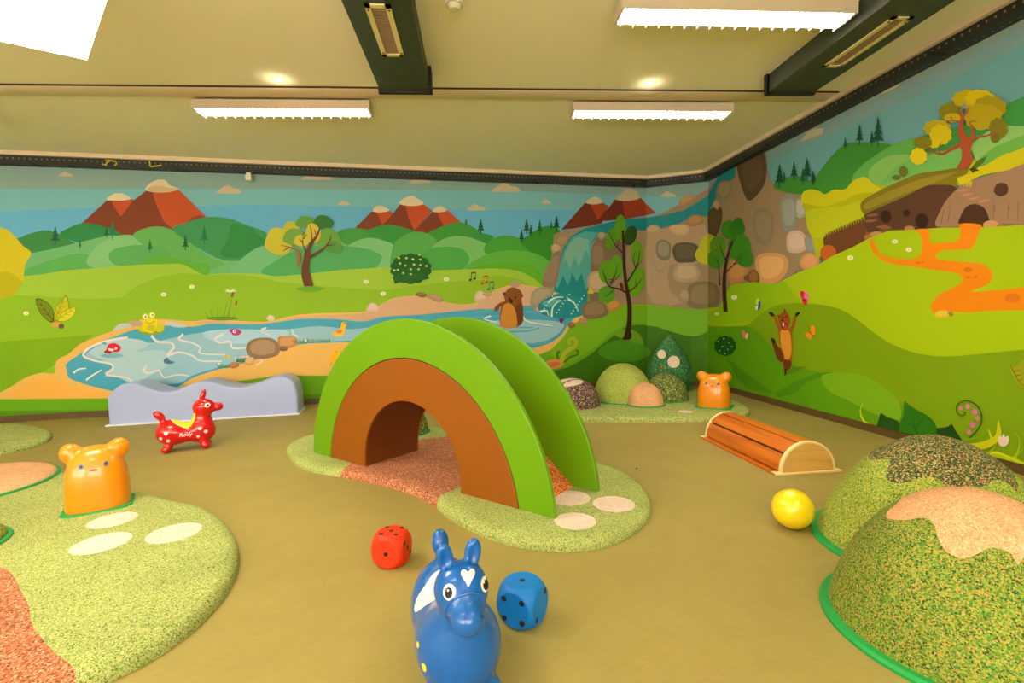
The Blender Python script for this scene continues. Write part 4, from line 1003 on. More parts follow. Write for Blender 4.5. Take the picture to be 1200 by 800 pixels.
# ------------------------------------------------------------------ ceiling: ducts, lamps, rails
def duct(x0, x1, y1, label):
    t = thing('air_duct', label, 'duct', ((x0 + x1) / 2, y1, Z_CEIL), 0, 'grey green air ducts under the ceiling')
    w = (x1 - x0) / 2
    box('duct_body', (-w, -6.4, -0.15), (w, 0, 0), M['duct'], t, 0.004)
    box('end_cap', (-w - 0.012, 0, -0.165), (w + 0.012, 0.04, 0), M['duct_cap'], t)
    box('corner_strip', (w, -0.10, -0.165), (w + 0.025, 0.04, 0), M['duct_cap'], t) if x0 < 0 else box('corner_strip', (-w - 0.02, 0.0, -0.165), (-w, 0.04, 0), M['duct_cap'], t)
    return t
def vent(parent, cx, ya, yb, w):
    """supply air slot set in the underside of the duct (duct local coordinates)"""
    z = -0.151
    fr = bpy.data.objects.new('vent', None)
    bm = bmesh.new()
    box_bm(bm, (cx - w / 2, ya, z - 0.008), (cx - w / 2 + 0.032, yb, z)); box_bm(bm, (cx + w / 2 - 0.032, ya, z - 0.008), (cx + w / 2, yb, z))
    box_bm(bm, (cx - w / 2, ya, z - 0.008), (cx + w / 2, ya + 0.032, z)); box_bm(bm, (cx - w / 2, yb - 0.032, z - 0.008), (cx + w / 2, yb, z))
    fr = bm_obj('vent', bm, M['vent'], parent)
    box('grille', (cx - w / 2 + 0.03, ya + 0.03, z - 0.002), (cx + w / 2 - 0.03, yb - 0.03, z), M['grille'], fr)
    n = int((yb - ya - 0.06) / 0.022)
    bm = bmesh.new()
    for i in range(n):
        y = ya + 0.036 + i * 0.022
        box_bm(bm, (cx - w / 2 + 0.03, y, z - 0.006), (cx + w / 2 - 0.03, y + 0.006, z))
    s = bm_obj('grille_bars', bm, M['vent'] if False else M['grille'], fr); s['kind'] = 'stuff'
    for sx in (-1, 1):
        for y in (ya + 0.05, yb - 0.05):
            cyl('screw', (cx + sx * (w / 2 - 0.014), y, z - 0.0105), (cx + sx * (w / 2 - 0.014), y, z - 0.007), 0.006, M['duct_cap'], fr, 8)
ZD = 2.95
a0 = G(445, 106, ZD); a1 = G(503, 106, ZD)
d1 = duct(float(a0[0]), float(a1[0]), float(a0[1]), 'dark green grey air duct under the ceiling above the play tunnel')
v0 = G(461, 65, ZD) ; v1 = G(443, 4, ZD)
cx1 = (a0[0] + a1[0]) / 2
vent(d1, float(v0[0] - cx1), float(v1[1] - a0[1]), float(v0[1] - a0[1]), 0.15)
b0 = G(901, 108, ZD); b1 = G(953, 109, ZD)
d2 = duct(float(b0[0]), float(b1[0]), float(b0[1]), 'dark green grey air duct near the right wall, with a long narrow vent')
cx2 = (b0[0] + b1[0]) / 2
v0 = G(972, 78, ZD); v1 = G(1061, 19, ZD)
vent(d2, float((v0[0] + v1[0]) / 2 - cx2), float(v1[1] - b0[1]), float(v0[1] - b0[1]), 0.14)

LAMP_L = 1.53
def make_lamp():
    t = thing('ceiling_lamp', '', 'ceiling lamp', (0, 0, 0), 0, 'fluorescent ceiling lamps with white louvres')
    bm = bmesh.new()
    h = LAMP_L / 2
    # open tray: top and four sides
    box_bm(bm, (-h, -0.09, 0.068), (h, 0.09, 0.08))
    box_bm(bm, (-h, -0.09, 0), (h, -0.084, 0.07)); box_bm(bm, (-h, 0.084, 0), (h, 0.09, 0.07))
    box_bm(bm, (-h, -0.084, 0), (-h + 0.02, 0.084, 0.07)); box_bm(bm, (h - 0.02, -0.084, 0), (h, 0.084, 0.07))
    bm_obj('housing', bm, M['housing'], t)
    box('diffuser', (-h + 0.02, -0.083, 0.014), (h - 0.02, 0.083, 0.018), M['tube'], t)
    for i in range(1):
        bm = bmesh.new()
        n = 18
        for k_ in range(n):
            x = -h + 0.04 + (LAMP_L - 0.08) * k_ / (n - 1)
            box_bm(bm, (x - 0.003, -0.083, -0.022), (x + 0.003, 0.083, 0.012))
        for y in (-0.042, 0.0, 0.042):
            box_bm(bm, (-h + 0.02, y - 0.002, -0.016), (h - 0.02, y + 0.002, 0.012))
        lo = bm_obj('louvre', bm, M['louvre'], t)
    return t
lamp0 = make_lamp()
lamp_spots = [
    (-0.925 * 0.92, 4.56, 'lit fluorescent ceiling lamp left of the two ducts, above the painted red mountains'),
    (0, 0, 'lit fluorescent ceiling lamp between the ducts, above the painted waterfall'),
    (0, 0, 'nearest lit fluorescent ceiling lamp at the top edge, beside the right duct'),
    (0, 0, 'fluorescent ceiling lamp cut off by the left edge of the photo'),
]
def lamp_at(px_l, px_r, py, label, first=False):
    z = Z_CEIL - 0.12
    p = G(px_l, py, z); q = G(px_r, py, z)
    return ((p[0] + q[0]) / 2, (p[1] + q[1]) / 2, z)
Lz = Z_CEIL - 0.108
pA = G(239, 137, Lz); pA2 = G(437, 138, Lz); pB = G(665, 138, Lz); pB2 = G(853, 138, Lz); pC = G(725, 27, Lz); pC2 = G(975, 36, Lz)
yA = (pA[1] + pA2[1] + pB[1] + pB2[1]) / 4 - 0.09
print('lamp lengths', pA2[0] - pA[0], pB2[0] - pB[0], pC2[0] - pC[0], yA, pC[1], pC2[1])
spots = [((pA[0] + pA2[0]) / 2, yA, 'lit fluorescent ceiling lamp left of the ducts, above the painted red mountains'),
         ((pB[0] + pB2[0]) / 2, yA, 'lit fluorescent ceiling lamp between the two ducts, above the painted waterfall'),
         ((pC[0] + pC2[0]) / 2, (pC[1] + pC2[1]) / 2 - 0.09, 'nearest lit fluorescent ceiling lamp at the top edge, beside the right duct')]
pitch = spots[1][0] - spots[0][0]
spots.append((spots[0][0] - pitch, yA, 'fluorescent ceiling lamp cut off by the left edge of the photo'))
hidden = [(x_, y_) for y_ in (spots[2][1] - 2.9, spots[2][1] - 5.2) for x_ in (spots[3][0], spots[0][0] , spots[2][0])]  # unseen lamps added behind the camera to fill the room with light
for i, (x, y, lab) in enumerate(spots):
    o = lamp0 if i == 0 else copy_tree(lamp0)
    o.location = (x, y, Lz)
    o['label'] = lab
for i, (x, y) in enumerate(hidden):
    o = copy_tree(lamp0)
    o.location = (x, y, Lz)
    o['label'] = 'fluorescent ceiling lamp behind the camera'; o['group'] = 'ceiling lamps behind the camera'
# hangers: the lamps sit on two short brackets
for o_ in [o for o in COL.objects if o.name.startswith('ceiling_lamp')]:
    for s in (-0.55, 0.55):
        box('bracket', (s - 0.02, -0.03, 0.08), (s + 0.02, 0.03, Z_CEIL - Lz), M['housing'], o_)
# light leaking up through the top slot of the two far lamps
for i, px in ((0, 333), (1, 759)):
    x = float(G(px, 108, 3.05)[0])
    ld = bpy.data.lights.new('uplight', 'SPOT'); ld.energy = 0.9; ld.color = (1, 0.85, 0.62); ld.shadow_soft_size = 0.02; ld.spot_size = 2.6; ld.spot_blend = 1
    lo = bpy.data.objects.new('uplight', ld); COL.objects.link(lo)
    lo.location = (x, 4.34, Z_CEIL - 0.11); lo.rotation_euler = (math.pi, 0, 0)

# big bright lamp panel, upper left
def plane_hit(x, y, p0, n):
    d = ray(x, y)
    return ORIGIN + d * (((p0 - ORIGIN) @ n) / (d @ n))
p0 = ORIGIN + ray(102, 70) / F_PX * 2.9
best = None
for th in np.linspace(-1.2, 1.2, 49):
    for ph in np.linspace(0.2, 1.5, 40):
        n = np.array([math.sin(th) * math.cos(ph), -math.cos(th) * math.cos(ph), -math.sin(ph)])
        a = plane_hit(0, 48, p0, n) - p0; b_ = plane_hit(125, 0, p0, n) - p0
        c = abs(a @ b_) / np.linalg.norm(a) / np.linalg.norm(b_)
        want = np.array([0.45, -0.25, -0.86])
        sc_ = c * 3 + (1 - n @ want)
        if best is None or sc_ < best[0]:
            best = (sc_, n, a, b_)
_, n_p, a_p, b_p = best
a_p = a_p / np.linalg.norm(a_p); b_p = b_p - a_p * (a_p @ b_p); b_p /= np.linalg.norm(b_p)
print('panel', best, p0)
tt = min(1.0, (Z_CEIL - 0.06 - p0[2]) / max(b_p[2], 1e-3))
WPN, HPN = 1.1, min(0.75, tt)
panel = thing('light_panel', 'blown-out white rectangular light panel in the top left corner, tilted down to the room', 'lamp', p0)
bm = bmesh.new()
cs = [p0 * 0, a_p * WPN, a_p * WPN + b_p * HPN, b_p * HPN]
vs = [bm.verts.new(tuple(c)) for c in cs]
bm.faces.new(vs)
bm_obj('lit_face', bm, M['panel'], panel)
bm = bmesh.new()
back = -n_p * 0.035
lo_ = [bm.verts.new(tuple(c - n_p * 0.002)) for c in cs]; hi_ = [bm.verts.new(tuple(c + back)) for c in cs]
bm.faces.new(hi_); bm.faces.new(lo_)
for i in range(4):
    bm.faces.new([lo_[i], lo_[(i + 1) % 4], hi_[(i + 1) % 4], hi_[i]])
bm_obj('panel_case', bm, M['white'], panel)
mid = a_p * WPN * 0.5 + b_p * HPN * 0.6 - n_p * 0.03
cyl('hanger_rod', tuple(mid), (mid[0], mid[1], Z_CEIL - p0[2]), 0.012, M['black'], panel)

# perforated cable rails along the top of the walls
def rail(a, b, label, m0=0.0, m1=0.0):
    a = np.array(a); b = np.array(b)
    e = (b - a) / np.linalg.norm(b - a); Ln = float(np.linalg.norm(b - a))
    ang = math.atan2(e[1], e[0])
    t = thing('cable_rail', label, 'rail', (a[0], a[1], 2.96), ang, 'black perforated cable rails')
    # local: x along the wall, -y into the room
    for ob in (box('rail_body', (0, -0.10, 0), (Ln, 0, 0.095), M['black'], t), box('rail_lip', (0, -0.106, 0.0), (Ln, -0.10, 0.014), M['black'], t)):
        for v_ in ob.data.vertices:       # mitred where two rails meet
            v_.co.x += (m0 if v_.co.x < Ln / 2 else -m1) * (-v_.co.y)
    bm = bmesh.new()
    n = int((Ln - 0.16) / 0.055)
    for i in range(n):
        x = 0.09 + i * 0.055
        v = [bm.verts.new((x + dx, -0.1012, 0.055 + dz)) for dx, dz in ((0, 0), (0.014, 0), (0.014, 0.016), (0, 0.016))]
        bm.faces.new(v)
        v = [bm.verts.new((x + dx, -0.05 + dy, -0.0012)) for dx, dy in ((0, 0), (0.014, 0), (0.014, -0.012), (0, -0.012))]
        bm.faces.new(v)
    o = bm_obj('perforations', bm, M['grille'], t); o['kind'] = 'stuff'
    return t, e, Ln
r1, e1, L1 = rail(WA, WB, 'black perforated cable rail along the top of the back wall', 0, 0.295)
r2, e2, L2 = rail(WB, WC, 'short black cable rail above the slanted corner wall', 0.295, 0.63)
r3, e3, L3 = rail(WC, WD, 'black perforated cable rail running along the top of the right wall', 0.63, 0)
def rail_x(px, py, a, e):
    d = ray(px, py); n = np.array([-e[1], e[0]])
    a2 = a + np.array([e[1], -e[0]]) * 0.1
    t = (n @ (a2 - ORIGIN[:2])) / (n @ d[:2])
    return float((ORIGIN[:2] + d[:2] * t - a2) @ e)
def strokes(name, pts, w, parent, material, y=-0.107, th=0.004):
    bm = bmesh.new()
    for (x0, z0), (x1, z1) in zip(pts[:-1], pts[1:]):
        d = Vector((x1 - x0, 0, z1 - z0)); n = Vector((-d.z, 0, d.x)).normalized() * w / 2; d.normalize()
        c = [Vector((x0, 0, z0)) - d * w / 2 - n, Vector((x1, 0, z1)) + d * w / 2 - n, Vector((x1, 0, z1)) + d * w / 2 + n, Vector((x0, 0, z0)) - d * w / 2 + n]
        f0 = [bm.verts.new((q.x, y, q.z)) for q in c]; f1 = [bm.verts.new((q.x, y + th, q.z)) for q in c]
        bm.faces.new(f0); bm.faces.new(f1)
        for i in range(4):
            bm.faces.new([f0[i], f0[(i + 1) % 4], f1[(i + 1) % 4], f1[i]])
    return bm_obj(name, bm, material, parent)
x2 = rail_x(130, 187, WA, e1)
strokes('yellow_mark', [(x2 - 0.08, 0.03), (x2 - 0.05, 0.02), (x2 - 0.04, 0.05), (x2 + 0.0, 0.075), (x2 + 0.05, 0.07), (x2 + 0.06, 0.04), (x2 + 0.04, 0.02)], 0.013, r1, M['yellow_mark'], y=-0.1115)
strokes('yellow_mark', [(x2 - 0.05, 0.075), (x2 - 0.02, 0.08), (x2 + 0.0, 0.075)], 0.012, r1, M['yellow_mark'], y=-0.1115)
x3 = rail_x(182, 188, WA, e1)
strokes('yellow_mark', [(x3 - 0.06, 0.09), (x3 - 0.055, 0.03), (x3 - 0.04, 0.022), (x3 + 0.06, 0.04)], 0.014, r1, M['yellow_mark'], y=-0.1115)
for px in (40, 208, 364, 500, 626, 740):
    x = rail_x(px, 195, WA, e1)
    strokes('clamp', [(x - 0.06, 0.05), (x + 0.04, -0.012)], 0.02, r1, M['duct_cap'], y=-0.112, th=0.01)
for px, py in ((800, 210), (900, 165), (1100, 70)):
    x = rail_x(px, py, WC if px > 831 else WB, e3 if px > 831 else e2)
    strokes('clamp', [(x - 0.05, 0.05), (x + 0.05, -0.012)], 0.02, r3 if px > 831 else r2, M['duct_cap'], y=-0.112, th=0.01)
# small sensor under the rail on the back wall and a detector on the ceiling
xs = rail_x(291, 207, WA, e1)
pp = WA + e1 * xs
s = thing('wall_sensor', 'small white sensor box under the black rail on the back wall', 'sensor', (pp[0], pp[1], 2.96), math.atan2(e1[1], e1[0]))
box('sensor_body', (-0.035, -0.11, -0.10), (0.035, -0.012, -0.03), M['white'], s, 0.012)
box('mount', (-0.028, -0.1, -0.035), (0.028, -0.004, -0.001), M['white'], s, 0.006)
pz = G(532, 3, Z_CEIL)
s = thing('smoke_detector', 'small white round detector on the ceiling right of the left duct', 'smoke detector', pz)
cyl('base', (0, 0, -0.018), (0, 0, 0), 0.055, M['white'], s, 28)
cyl('dome', (0, 0, -0.045), (0, 0, -0.018), 0.03, M['white'], s, 28, r2=0.045)

# ------------------------------------------------------------------ surface tools
def point_seg(px, py, poly):
    """signed distance (negative inside) from points to polygon, numpy"""
    P_ = np.array(poly, float); n = len(P_)
    d = np.full(px.shape, 1e9); ins = np.zeros(px.shape, bool)
    for i in range(n):
        a = P_[i]; b = P_[(i + 1) % n]
        e = b - a
        wx, wy = px - a[0], py - a[1]
        t = np.clip((wx * e[0] + wy * e[1]) / max(e @ e, 1e-12), 0, 1)
        d = np.minimum(d, np.hypot(wx - e[0] * t, wy - e[1] * t))
        c = ((a[1] > py) != (b[1] > py)) & (px < (b[0] - a[0]) * (py - a[1]) / ((b[1] - a[1]) if b[1] != a[1] else 1e-12) + a[0])
        ins ^= c
    return np.where(ins, -d, d)

def tri_faces(faces):
    o = []
    for f in faces:
        for i in range(1, len(f) - 1):
            o.append((f[0], f[i], f[i + 1]))
    return o

def split(verts, faces, sd):
    """cut a surface along sd = 0; returns (inside, outside) as (verts, faces)"""
    res = []
    for sign in (1, -1):
        v = sd * sign
        nv, nf, mp, cut = [], [], {}, {}
        def keep(i):
            if i not in mp:
                mp[i] = len(nv); nv.append(tuple(verts[i]))
            return mp[i]
        def edge(i, j):
            k_ = (min(i, j), max(i, j))
            if k_ not in cut:
                t = v[i] / (v[i] - v[j])
                cut[k_] = len(nv); nv.append(tuple(verts[i][q] + (verts[j][q] - verts[i][q]) * t for q in range(3)))
            return cut[k_]
        for f in faces:
            m = len(f)
            if all(v[i] <= 0 for i in f):
                nf.append(tuple(keep(i) for i in f)); continue
            if all(v[i] > 0 for i in f):
                continue
            poly = []
            for q in range(m):
                i, j = f[q], f[(q + 1) % m]
                if v[i] <= 0: poly.append(keep(i))
                if (v[i] <= 0) != (v[j] <= 0): poly.append(edge(i, j))
            if len(poly) > 2: nf.append(tuple(poly))
        res.append((nv, nf))
    return res

def split_parts(verts, faces, regions, base, parent):
    """regions: [(name, sd function(x,y,z arrays), material, label)] cut out one after another, rest is the base part"""
    cur = (verts, faces)
    for name, fn, mt, lab in regions:
        V = np.array(cur[0], float)
        if len(V) == 0: break
        sd = fn(V[:, 0], V[:, 1], V[:, 2])
        inside, outside = split(cur[0], cur[1], sd)
        if inside[1]:
            o = mesh_obj(name, inside[0], inside[1], mt, parent, True)
            if lab: o['label'] = lab
        cur = outside
    if cur[1]:
        return mesh_obj(base[0], cur[0], cur[1], base[1], parent, True)

def mat_surface(outline, h=0.05, w=0.07, step=0.06, wob=0.0):
    P_ = catmull(outline, True, 8)
    pts = [Vector(p) for p in P_]
    n = len(pts)
    area = sum(pts[i].x * pts[(i + 1) % n].y - pts[(i + 1) % n].x * pts[i].y for i in range(n))
    if area < 0: pts.reverse()
    ring0 = [np.array((p.x, p.y)) for p in pts]
    nor = []
    for i in range(n):
        e = ring0[(i + 1) % n] - ring0[i - 1]
        e /= np.linalg.norm(e); nor.append(np.array([-e[1], e[0]]))
    verts2, z, edges = [], [], []
    prof = [(0.0, 0.0), (0.001, 0.25), (0.06, 0.5), (0.2, 0.72), (0.42, 0.88), (0.7, 0.97), (1.0, 1.0)]
    inner = None
    for k_, (dd, hh) in enumerate(prof):
        base = len(verts2)
        for i in range(n):
            q = ring0[i] + nor[i] * dd * w
            verts2.append(q); z.append(hh * h)
    faces = []
    for k_ in range(len(prof) - 1):
        for i in range(n):
            a = k_ * n + i; b = k_ * n + (i + 1) % n
            faces.append((a, b, b + n, a + n))
    base = (len(prof) - 1) * n
    inner = [verts2[base + i] for i in range(n)]
    A_ = np.array(inner)
    gx, gy = np.meshgrid(np.arange(A_[:, 0].min(), A_[:, 0].max(), step), np.arange(A_[:, 1].min(), A_[:, 1].max(), step))
    gx = gx + (np.arange(gx.shape[0]) % 2)[:, None] * step / 2
    sd = point_seg(gx.ravel(), gy.ravel(), inner)
    sel = sd < -step * 0.45
    grid = np.stack([gx.ravel()[sel], gy.ravel()[sel]], 1)
    allp = [Vector(tuple(q)) for q in inner] + [Vector(tuple(q)) for q in grid]
    r = geometry.delaunay_2d_cdt(allp, [(i, (i + 1) % n) for i in range(n)], [], 1, 1e-6)
    ov, of, orig = r[0], r[2], r[3]
    idx = []
    for i, v in enumerate(ov):
        src = orig[i]
        s0 = min(src) if src else -1
        if 0 <= s0 < n:
            idx.append(base + s0)
        else:
            idx.append(len(verts2)); verts2.append(np.array((v.x, v.y)))
            z.append(h + wob * math.sin(v.x * 3.1) * math.cos(v.y * 2.7))
    for f in of:
        faces.append(tuple(idx[i] for i in f))
    V = [(float(q[0]), float(q[1]), float(zz)) for q, zz in zip(verts2, z)]
    return V, faces

def rel(V, o):
    return [(x - o[0], y - o[1], z_ - o[2]) for x, y, z_ in V]

def dome_surface(cx, cy, z0, R, Hh, kexp=1.0, seg=72, rings=26, wobble=0.0, ph=0.0):
    V, Fc = [], []
    for j in range(rings):
        t = math.pi / 2 * (1 - j / rings)
        for i in range(seg):
            u = 2 * math.pi * i / seg
            rr = R * math.sin(t) * (1 + wobble * math.sin(3 * u + ph))
            V.append((cx + rr * math.cos(u), cy + rr * math.sin(u), z0 + Hh * max(math.cos(t), 0) ** kexp))
    V.append((cx, cy, z0 + Hh))
    top = len(V) - 1
    for j in range(rings - 1):
        for i in range(seg):
            a = j * seg + i; b = j * seg + (i + 1) % seg
            Fc.append((a, b, b + seg, a + seg))
    for i in range(seg):
        Fc.append(((rings - 1) * seg + i, (rings - 1) * seg + (i + 1) % seg, top))
    return V, Fc

def rim_ring(parent, R, z0, w=0.022, h=0.014, material=None, seg=72, wobble=0.0, ph=0.0, name='rim', inner=0.0):
    V, Fc = [], []
    prof = [(-0.02 if not inner else -inner, 0.0), (-0.02 if not inner else -inner, h), (w * 0.7, h), (w, h * 0.5), (w, 0)]
    for dd, zz in prof:
        for i in range(seg):
            u = 2 * math.pi * i / seg
            rr = (R + dd) * (1 + wobble * math.sin(3 * u + ph))
            V.append((rr * math.cos(u), rr * math.sin(u), z0 + zz))
    m = len(prof)
    for j in range(m):
        for i in range(seg):
            a = j * seg + i; b = j * seg + (i + 1) % seg
            c = ((j + 1) % m) * seg + i; d = ((j + 1) % m) * seg + (i + 1) % seg
            Fc.append((a, c, d, b))
    return mesh_obj(name, V, Fc, material or M['rim'], parent, False)

def circle_sd(cx, cy, r, ax=1.0):
    return lambda x, y, z_: np.hypot(x - cx, (y - cy) / ax) - r
def poly_sd(poly, smooth=True):
    q = catmull(poly, True, 4) if smooth else poly
    return lambda x, y, z_: point_seg(x, y, q)

# ------------------------------------------------------------------ rubber mats
def spots_of(pxs, z, r, o):
    out = []
    for p in pxs:
        g = G(p[0], p[1], z)
        out.append(('cream_spot', circle_sd(g[0] - o[0], g[1] - o[1], r if len(p) < 3 else p[2]), M['spot'], None))
    return out

# centre mat under the tunnel
MZ = 0.055
oC = np.array([-0.2, 3.5, 0.0])
outC = [(-1.66, 4.40), (-1.45, 3.97), (-1.24, 3.74), (-0.986, 3.588), (-0.667, 3.371), (-0.419, 3.153), (-0.282, 2.955), (-0.15, 2.714), (0.028, 2.489), (0.217, 2.351), (0.403, 2.295), (0.58, 2.315), (0.755, 2.42), (0.91, 2.60), (1.0, 2.82), (1.03, 3.1), (0.98, 3.36), (0.84, 3.58), (0.6, 3.86), (0.3, 4.2), (0.0, 4.52), (-0.25, 4.74), (-0.5, 4.92), (-0.95, 5.0), (-1.4, 4.92), (-1.62, 4.7)]
tC = thing('rubber_play_mat', 'light green rubber mat with terracotta path and cream spots under the play tunnel', 'play mat', oC)
V, Fc = mat_surface(outC, MZ)
brown = [(-1.15, 3.35), (-0.985, 3.60), (-0.93, 3.80), (-0.82, 3.98), (-0.70, 4.15), (-0.58, 4.33), (-0.35, 4.42), (-0.1, 4.42), (0.1, 4.1), (0.15, 3.6), (0.0, 3.3), (-0.12, 3.12), (-0.24, 2.98), (-0.28, 2.82), (-0.5, 2.7)]
regs = spots_of([(667, 583, 0.125), (674, 610, 0.11), (719, 590, 0.12)], MZ, 0.12, oC)
regs.append(('terracotta_path', poly_sd([(x - oC[0], y - oC[1]) for x, y in brown]), M['mat_brown'], 'terracotta coloured path across the mat'))
split_parts(rel(V, oC), Fc, regs, ('green_surface', M['mat_green']), tC)

# left mat
oL = np.array([-2.4, 2.6, 0.0])
outL = [(-3.65, 4.03), (-3.18, 3.94), (-2.70, 3.65), (-2.32, 3.43), (-1.89, 3.17), (-1.60, 3.0), (-1.38, 2.77), (-1.20, 2.50), (-1.10, 2.27), (-1.06, 2.05), (-1.07, 1.85), (-1.13, 1.70), (-1.25, 1.56), (-1.45, 1.30), (-1.75, 1.0), (-2.3, 0.75), (-3.1, 0.8), (-4.0, 1.4), (-4.6, 2.4), (-4.6, 3.4), (-4.2, 4.0)]
tL = thing('rubber_play_mat', 'large light green rubber mat on the left under the near orange bear', 'play mat', oL)
V, Fc = mat_surface(outL, 0.06)
regs = spots_of([(132, 609, 0.115), (119, 636, 0.125), (204, 624, 0.125)], 0.06, 0.12, oL)
brownL = [(-2.62, 2.40), (-2.40, 2.42), (-2.18, 2.36), (-2.03, 2.26), (-1.89, 2.13), (-1.75, 2.0), (-1.63, 1.87), (-1.52, 1.78), (-1.42, 1.70), (-1.28, 1.60), (-1.2, 1.45), (-1.1, 1.0), (-1.9, 0.5), (-3.0, 0.5), (-3.4, 1.4), (-3.1, 2.1)]
regs.append(('terracotta_path', poly_sd([(x - oL[0], y - oL[1]) for x, y in brownL]), M['mat_brown'], 'terracotta coloured path on the left mat'))
split_parts(rel(V, oL), Fc, regs, ('green_surface', M['mat_green']), tL)
# far left mat
oF = np.array([-5.2, 5.1, 0.0])
outF = [(-6.1, 5.9), (-5.34, 5.94), (-4.89, 5.78), (-4.42, 5.45), (-4.16, 5.1), (-4.12, 4.8), (-4.25, 4.55), (-4.6, 4.35), (-5.4, 4.3), (-6.2, 4.7), (-6.5, 5.3)]
tF = thing('rubber_play_mat', 'green rubber mat at the far left edge, in front of the painted pond', 'play mat', oF)
V, Fc = mat_surface(outF, 0.05)
split_parts(rel(V, oF), Fc, [], ('green_surface', M['mat_green_far']), tF)
# corner mat
oR = np.array([1.9, 5.8, 0.0])
outR = [(0.8, 5.12), (1.23, 4.99), (1.6, 4.92), (1.95, 4.86), (2.31, 4.80), (2.6, 4.85), (2.82, 4.98), (2.98, 5.25), (3.05, 5.6), (3.02, 6.0), (2.95, 6.35), (2.8, 6.72), (2.4, 6.85), (1.7, 6.75), (0.95, 6.4), (0.5, 6.0), (0.48, 5.5)]
tR = thing('rubber_play_mat', 'light green rubber mat in the far corner under domes and a bear', 'play mat', oR)
V, Fc = mat_surface(outR, 0.055)
gq = G(803, 482, 0.055)
split_parts(rel(V, oR), Fc, [('cream_spot', circle_sd(gq[0] - oR[0], gq[1] - oR[1], 0.078), M['spot'], None)], ('green_surface', M['mat_green_far']), tR)

# ------------------------------------------------------------------ domes
def simple_dome(name, label, cx, cy, z0, R, Hh, mt, k_=1.0, regions=(), rim=True, cat='play dome', group=None):
    t = thing(name, label, cat, (cx, cy, z0), 0, group)
    V, Fc = dome_surface(0, 0, 0.0, R, Hh, k_)
    split_parts(V, Fc, list(regions), ('dome', mt), t)
    if rim: rim_ring(t, R, 0.0, 0.02, 0.012)
    return t
z0 = 0.0552
simple_dome('play_dome', 'plum grey speckled dome with two pale pink patches on top', 1.10, 5.72, z0, 0.325, 0.31, M['dome_plum'], 0.9,
            [('pale_patch', lambda x, y, z_: np.maximum(np.hypot((x + 0.04) * 0.9, y + 0.05) - 0.15, 0.014 - np.abs(y + 0.075 - x * 0.35)), M['spot'], 'pale pink patch')], rim=False)
simple_dome('play_dome', 'largest pale lime green dome in the corner group', 1.775, 5.94, z0, 0.35, 0.445, M['dome_lime'], 0.95)
simple_dome('play_dome', 'small salmon dome in front of the lime and olive domes', 1.93, 5.58, z0, 0.205, 0.25, M['pink'], 0.95)
simple_dome('play_dome', 'dark olive speckled dome between the salmon dome and the egg-shaped tree', 2.28, 5.86, z0, 0.26, 0.315, M['dome_olive'], 0.9)
# egg shaped tree
t = thing('egg_tree', 'tall dark green egg-shaped tree with cream dots in the far corner', 'play sculpture', (2.57, 6.47, z0))
V, Fc = [], []
seg, rg = 60, 36
RT, HT_ = 0.285, 0.76
for j in range(rg):
    u = j / rg
    r_ = RT * (math.sin(math.pi * (0.30 + 0.70 * u)) ** 0.9) * (1.03 - 0.04 * u)
    for i in range(seg):
        a = 2 * math.pi * i / seg
        V.append((r_ * math.cos(a), r_ * math.sin(a), HT_ * u))
V.append((0, 0, HT_ * 1.0)); top = len(V) - 1
for j in range(rg - 1):
    for i in range(seg):
        a = j * seg + i; b = j * seg + (i + 1) % seg
        Fc.append((a, b, b + seg, a + seg))
for i in range(seg):
    Fc.append(((rg - 1) * seg + i, (rg - 1) * seg + (i + 1) % seg, top))
cdir = np.array([-2.60, -6.46]); cdir /= np.linalg.norm(cdir); cside = np.array([-cdir[1], cdir[0]])
def dotreg(u0, zc, r):
    return lambda x, y, z_: np.where(x * cdir[0] + y * cdir[1] > 0, np.hypot(x * cside[0] + y * cside[1] - u0, z_ - zc) - r, 1.0)
split_parts(V, Fc, [('cream_dot', dotreg(-0.095, 0.50, 0.055), M['spot'], None), ('cream_dot', dotreg(0.055, 0.41, 0.075), M['spot'], None), ('dark_dot', dotreg(-0.085, 0.335, 0.04), M['dome_olive'], 'small dark dot')], ('egg_body', M['tree_green']), t)
rim_ring(t, RT * math.sin(math.pi * .3) ** .9, 0.0, 0.02, 0.012)
# dome behind the tunnel
simple_dome('play_dome', 'dark green speckled dome behind the tunnel, seen through its arch', -0.66, 4.68, MZ + 0.0002, 0.19, 0.26, M['dome_olive'], 0.9)
# low pink mound and the edge of another dome on the left mat
simple_dome('play_dome', 'flat salmon pink mound with a green rim at the left edge', -3.50, 3.56, 0.0602, 0.50, 0.07, M['pink'], 0.7)
simple_dome('play_dome', 'mound at the left picture edge of which only the green rim shows', -2.66, 2.55, 0.0602, 0.27, 0.10, M['hill_green'], 0.8)
# two big hills on the right
def hill(label, cx, cy, R, Hh, k_, mt, patch, pm, plabel, wob=0.0):
    t = thing('play_hill', label, 'play hill', (cx, cy, 0))
    V, Fc = dome_surface(0, 0, 0.0, R, Hh, k_, seg=140, rings=60)
    split_parts(V, Fc, [('patch', patch, pm, plabel)], ('hill_body', mt), t)
    rim_ring(t, R, 0.0, 0.03, 0.02, seg=140)
    return t
def blob_patch(pxs, cx, cy, Hh, R, k_):
    """outline seen in the photo laid on the dome's surface"""
    out = []
    for x, y in pxs:
        d = ray(x, y) / F_PX
        best = None
        for t in np.arange(1.0, 4.0, 0.004):
            p = ORIGIN + d * t
            rr = math.hypot(p[0] - cx, p[1] - cy)
            if rr < R and p[2] < Hh * max(1 - (rr / R) ** 2, 0) ** (k_ / 2):
                best = p; break
        if best is not None: out.append((best[0] - cx, best[1] - cy))
    return out
def cr6(P_): return [(860 + x / 2.5, 480 + y / 2.5) for x, y in P_]
h1 = (1.70, 1.56, 0.425, 0.500, 1.35)
h2 = (2.137, 2.15, 0.478, 0.527, 1.62)
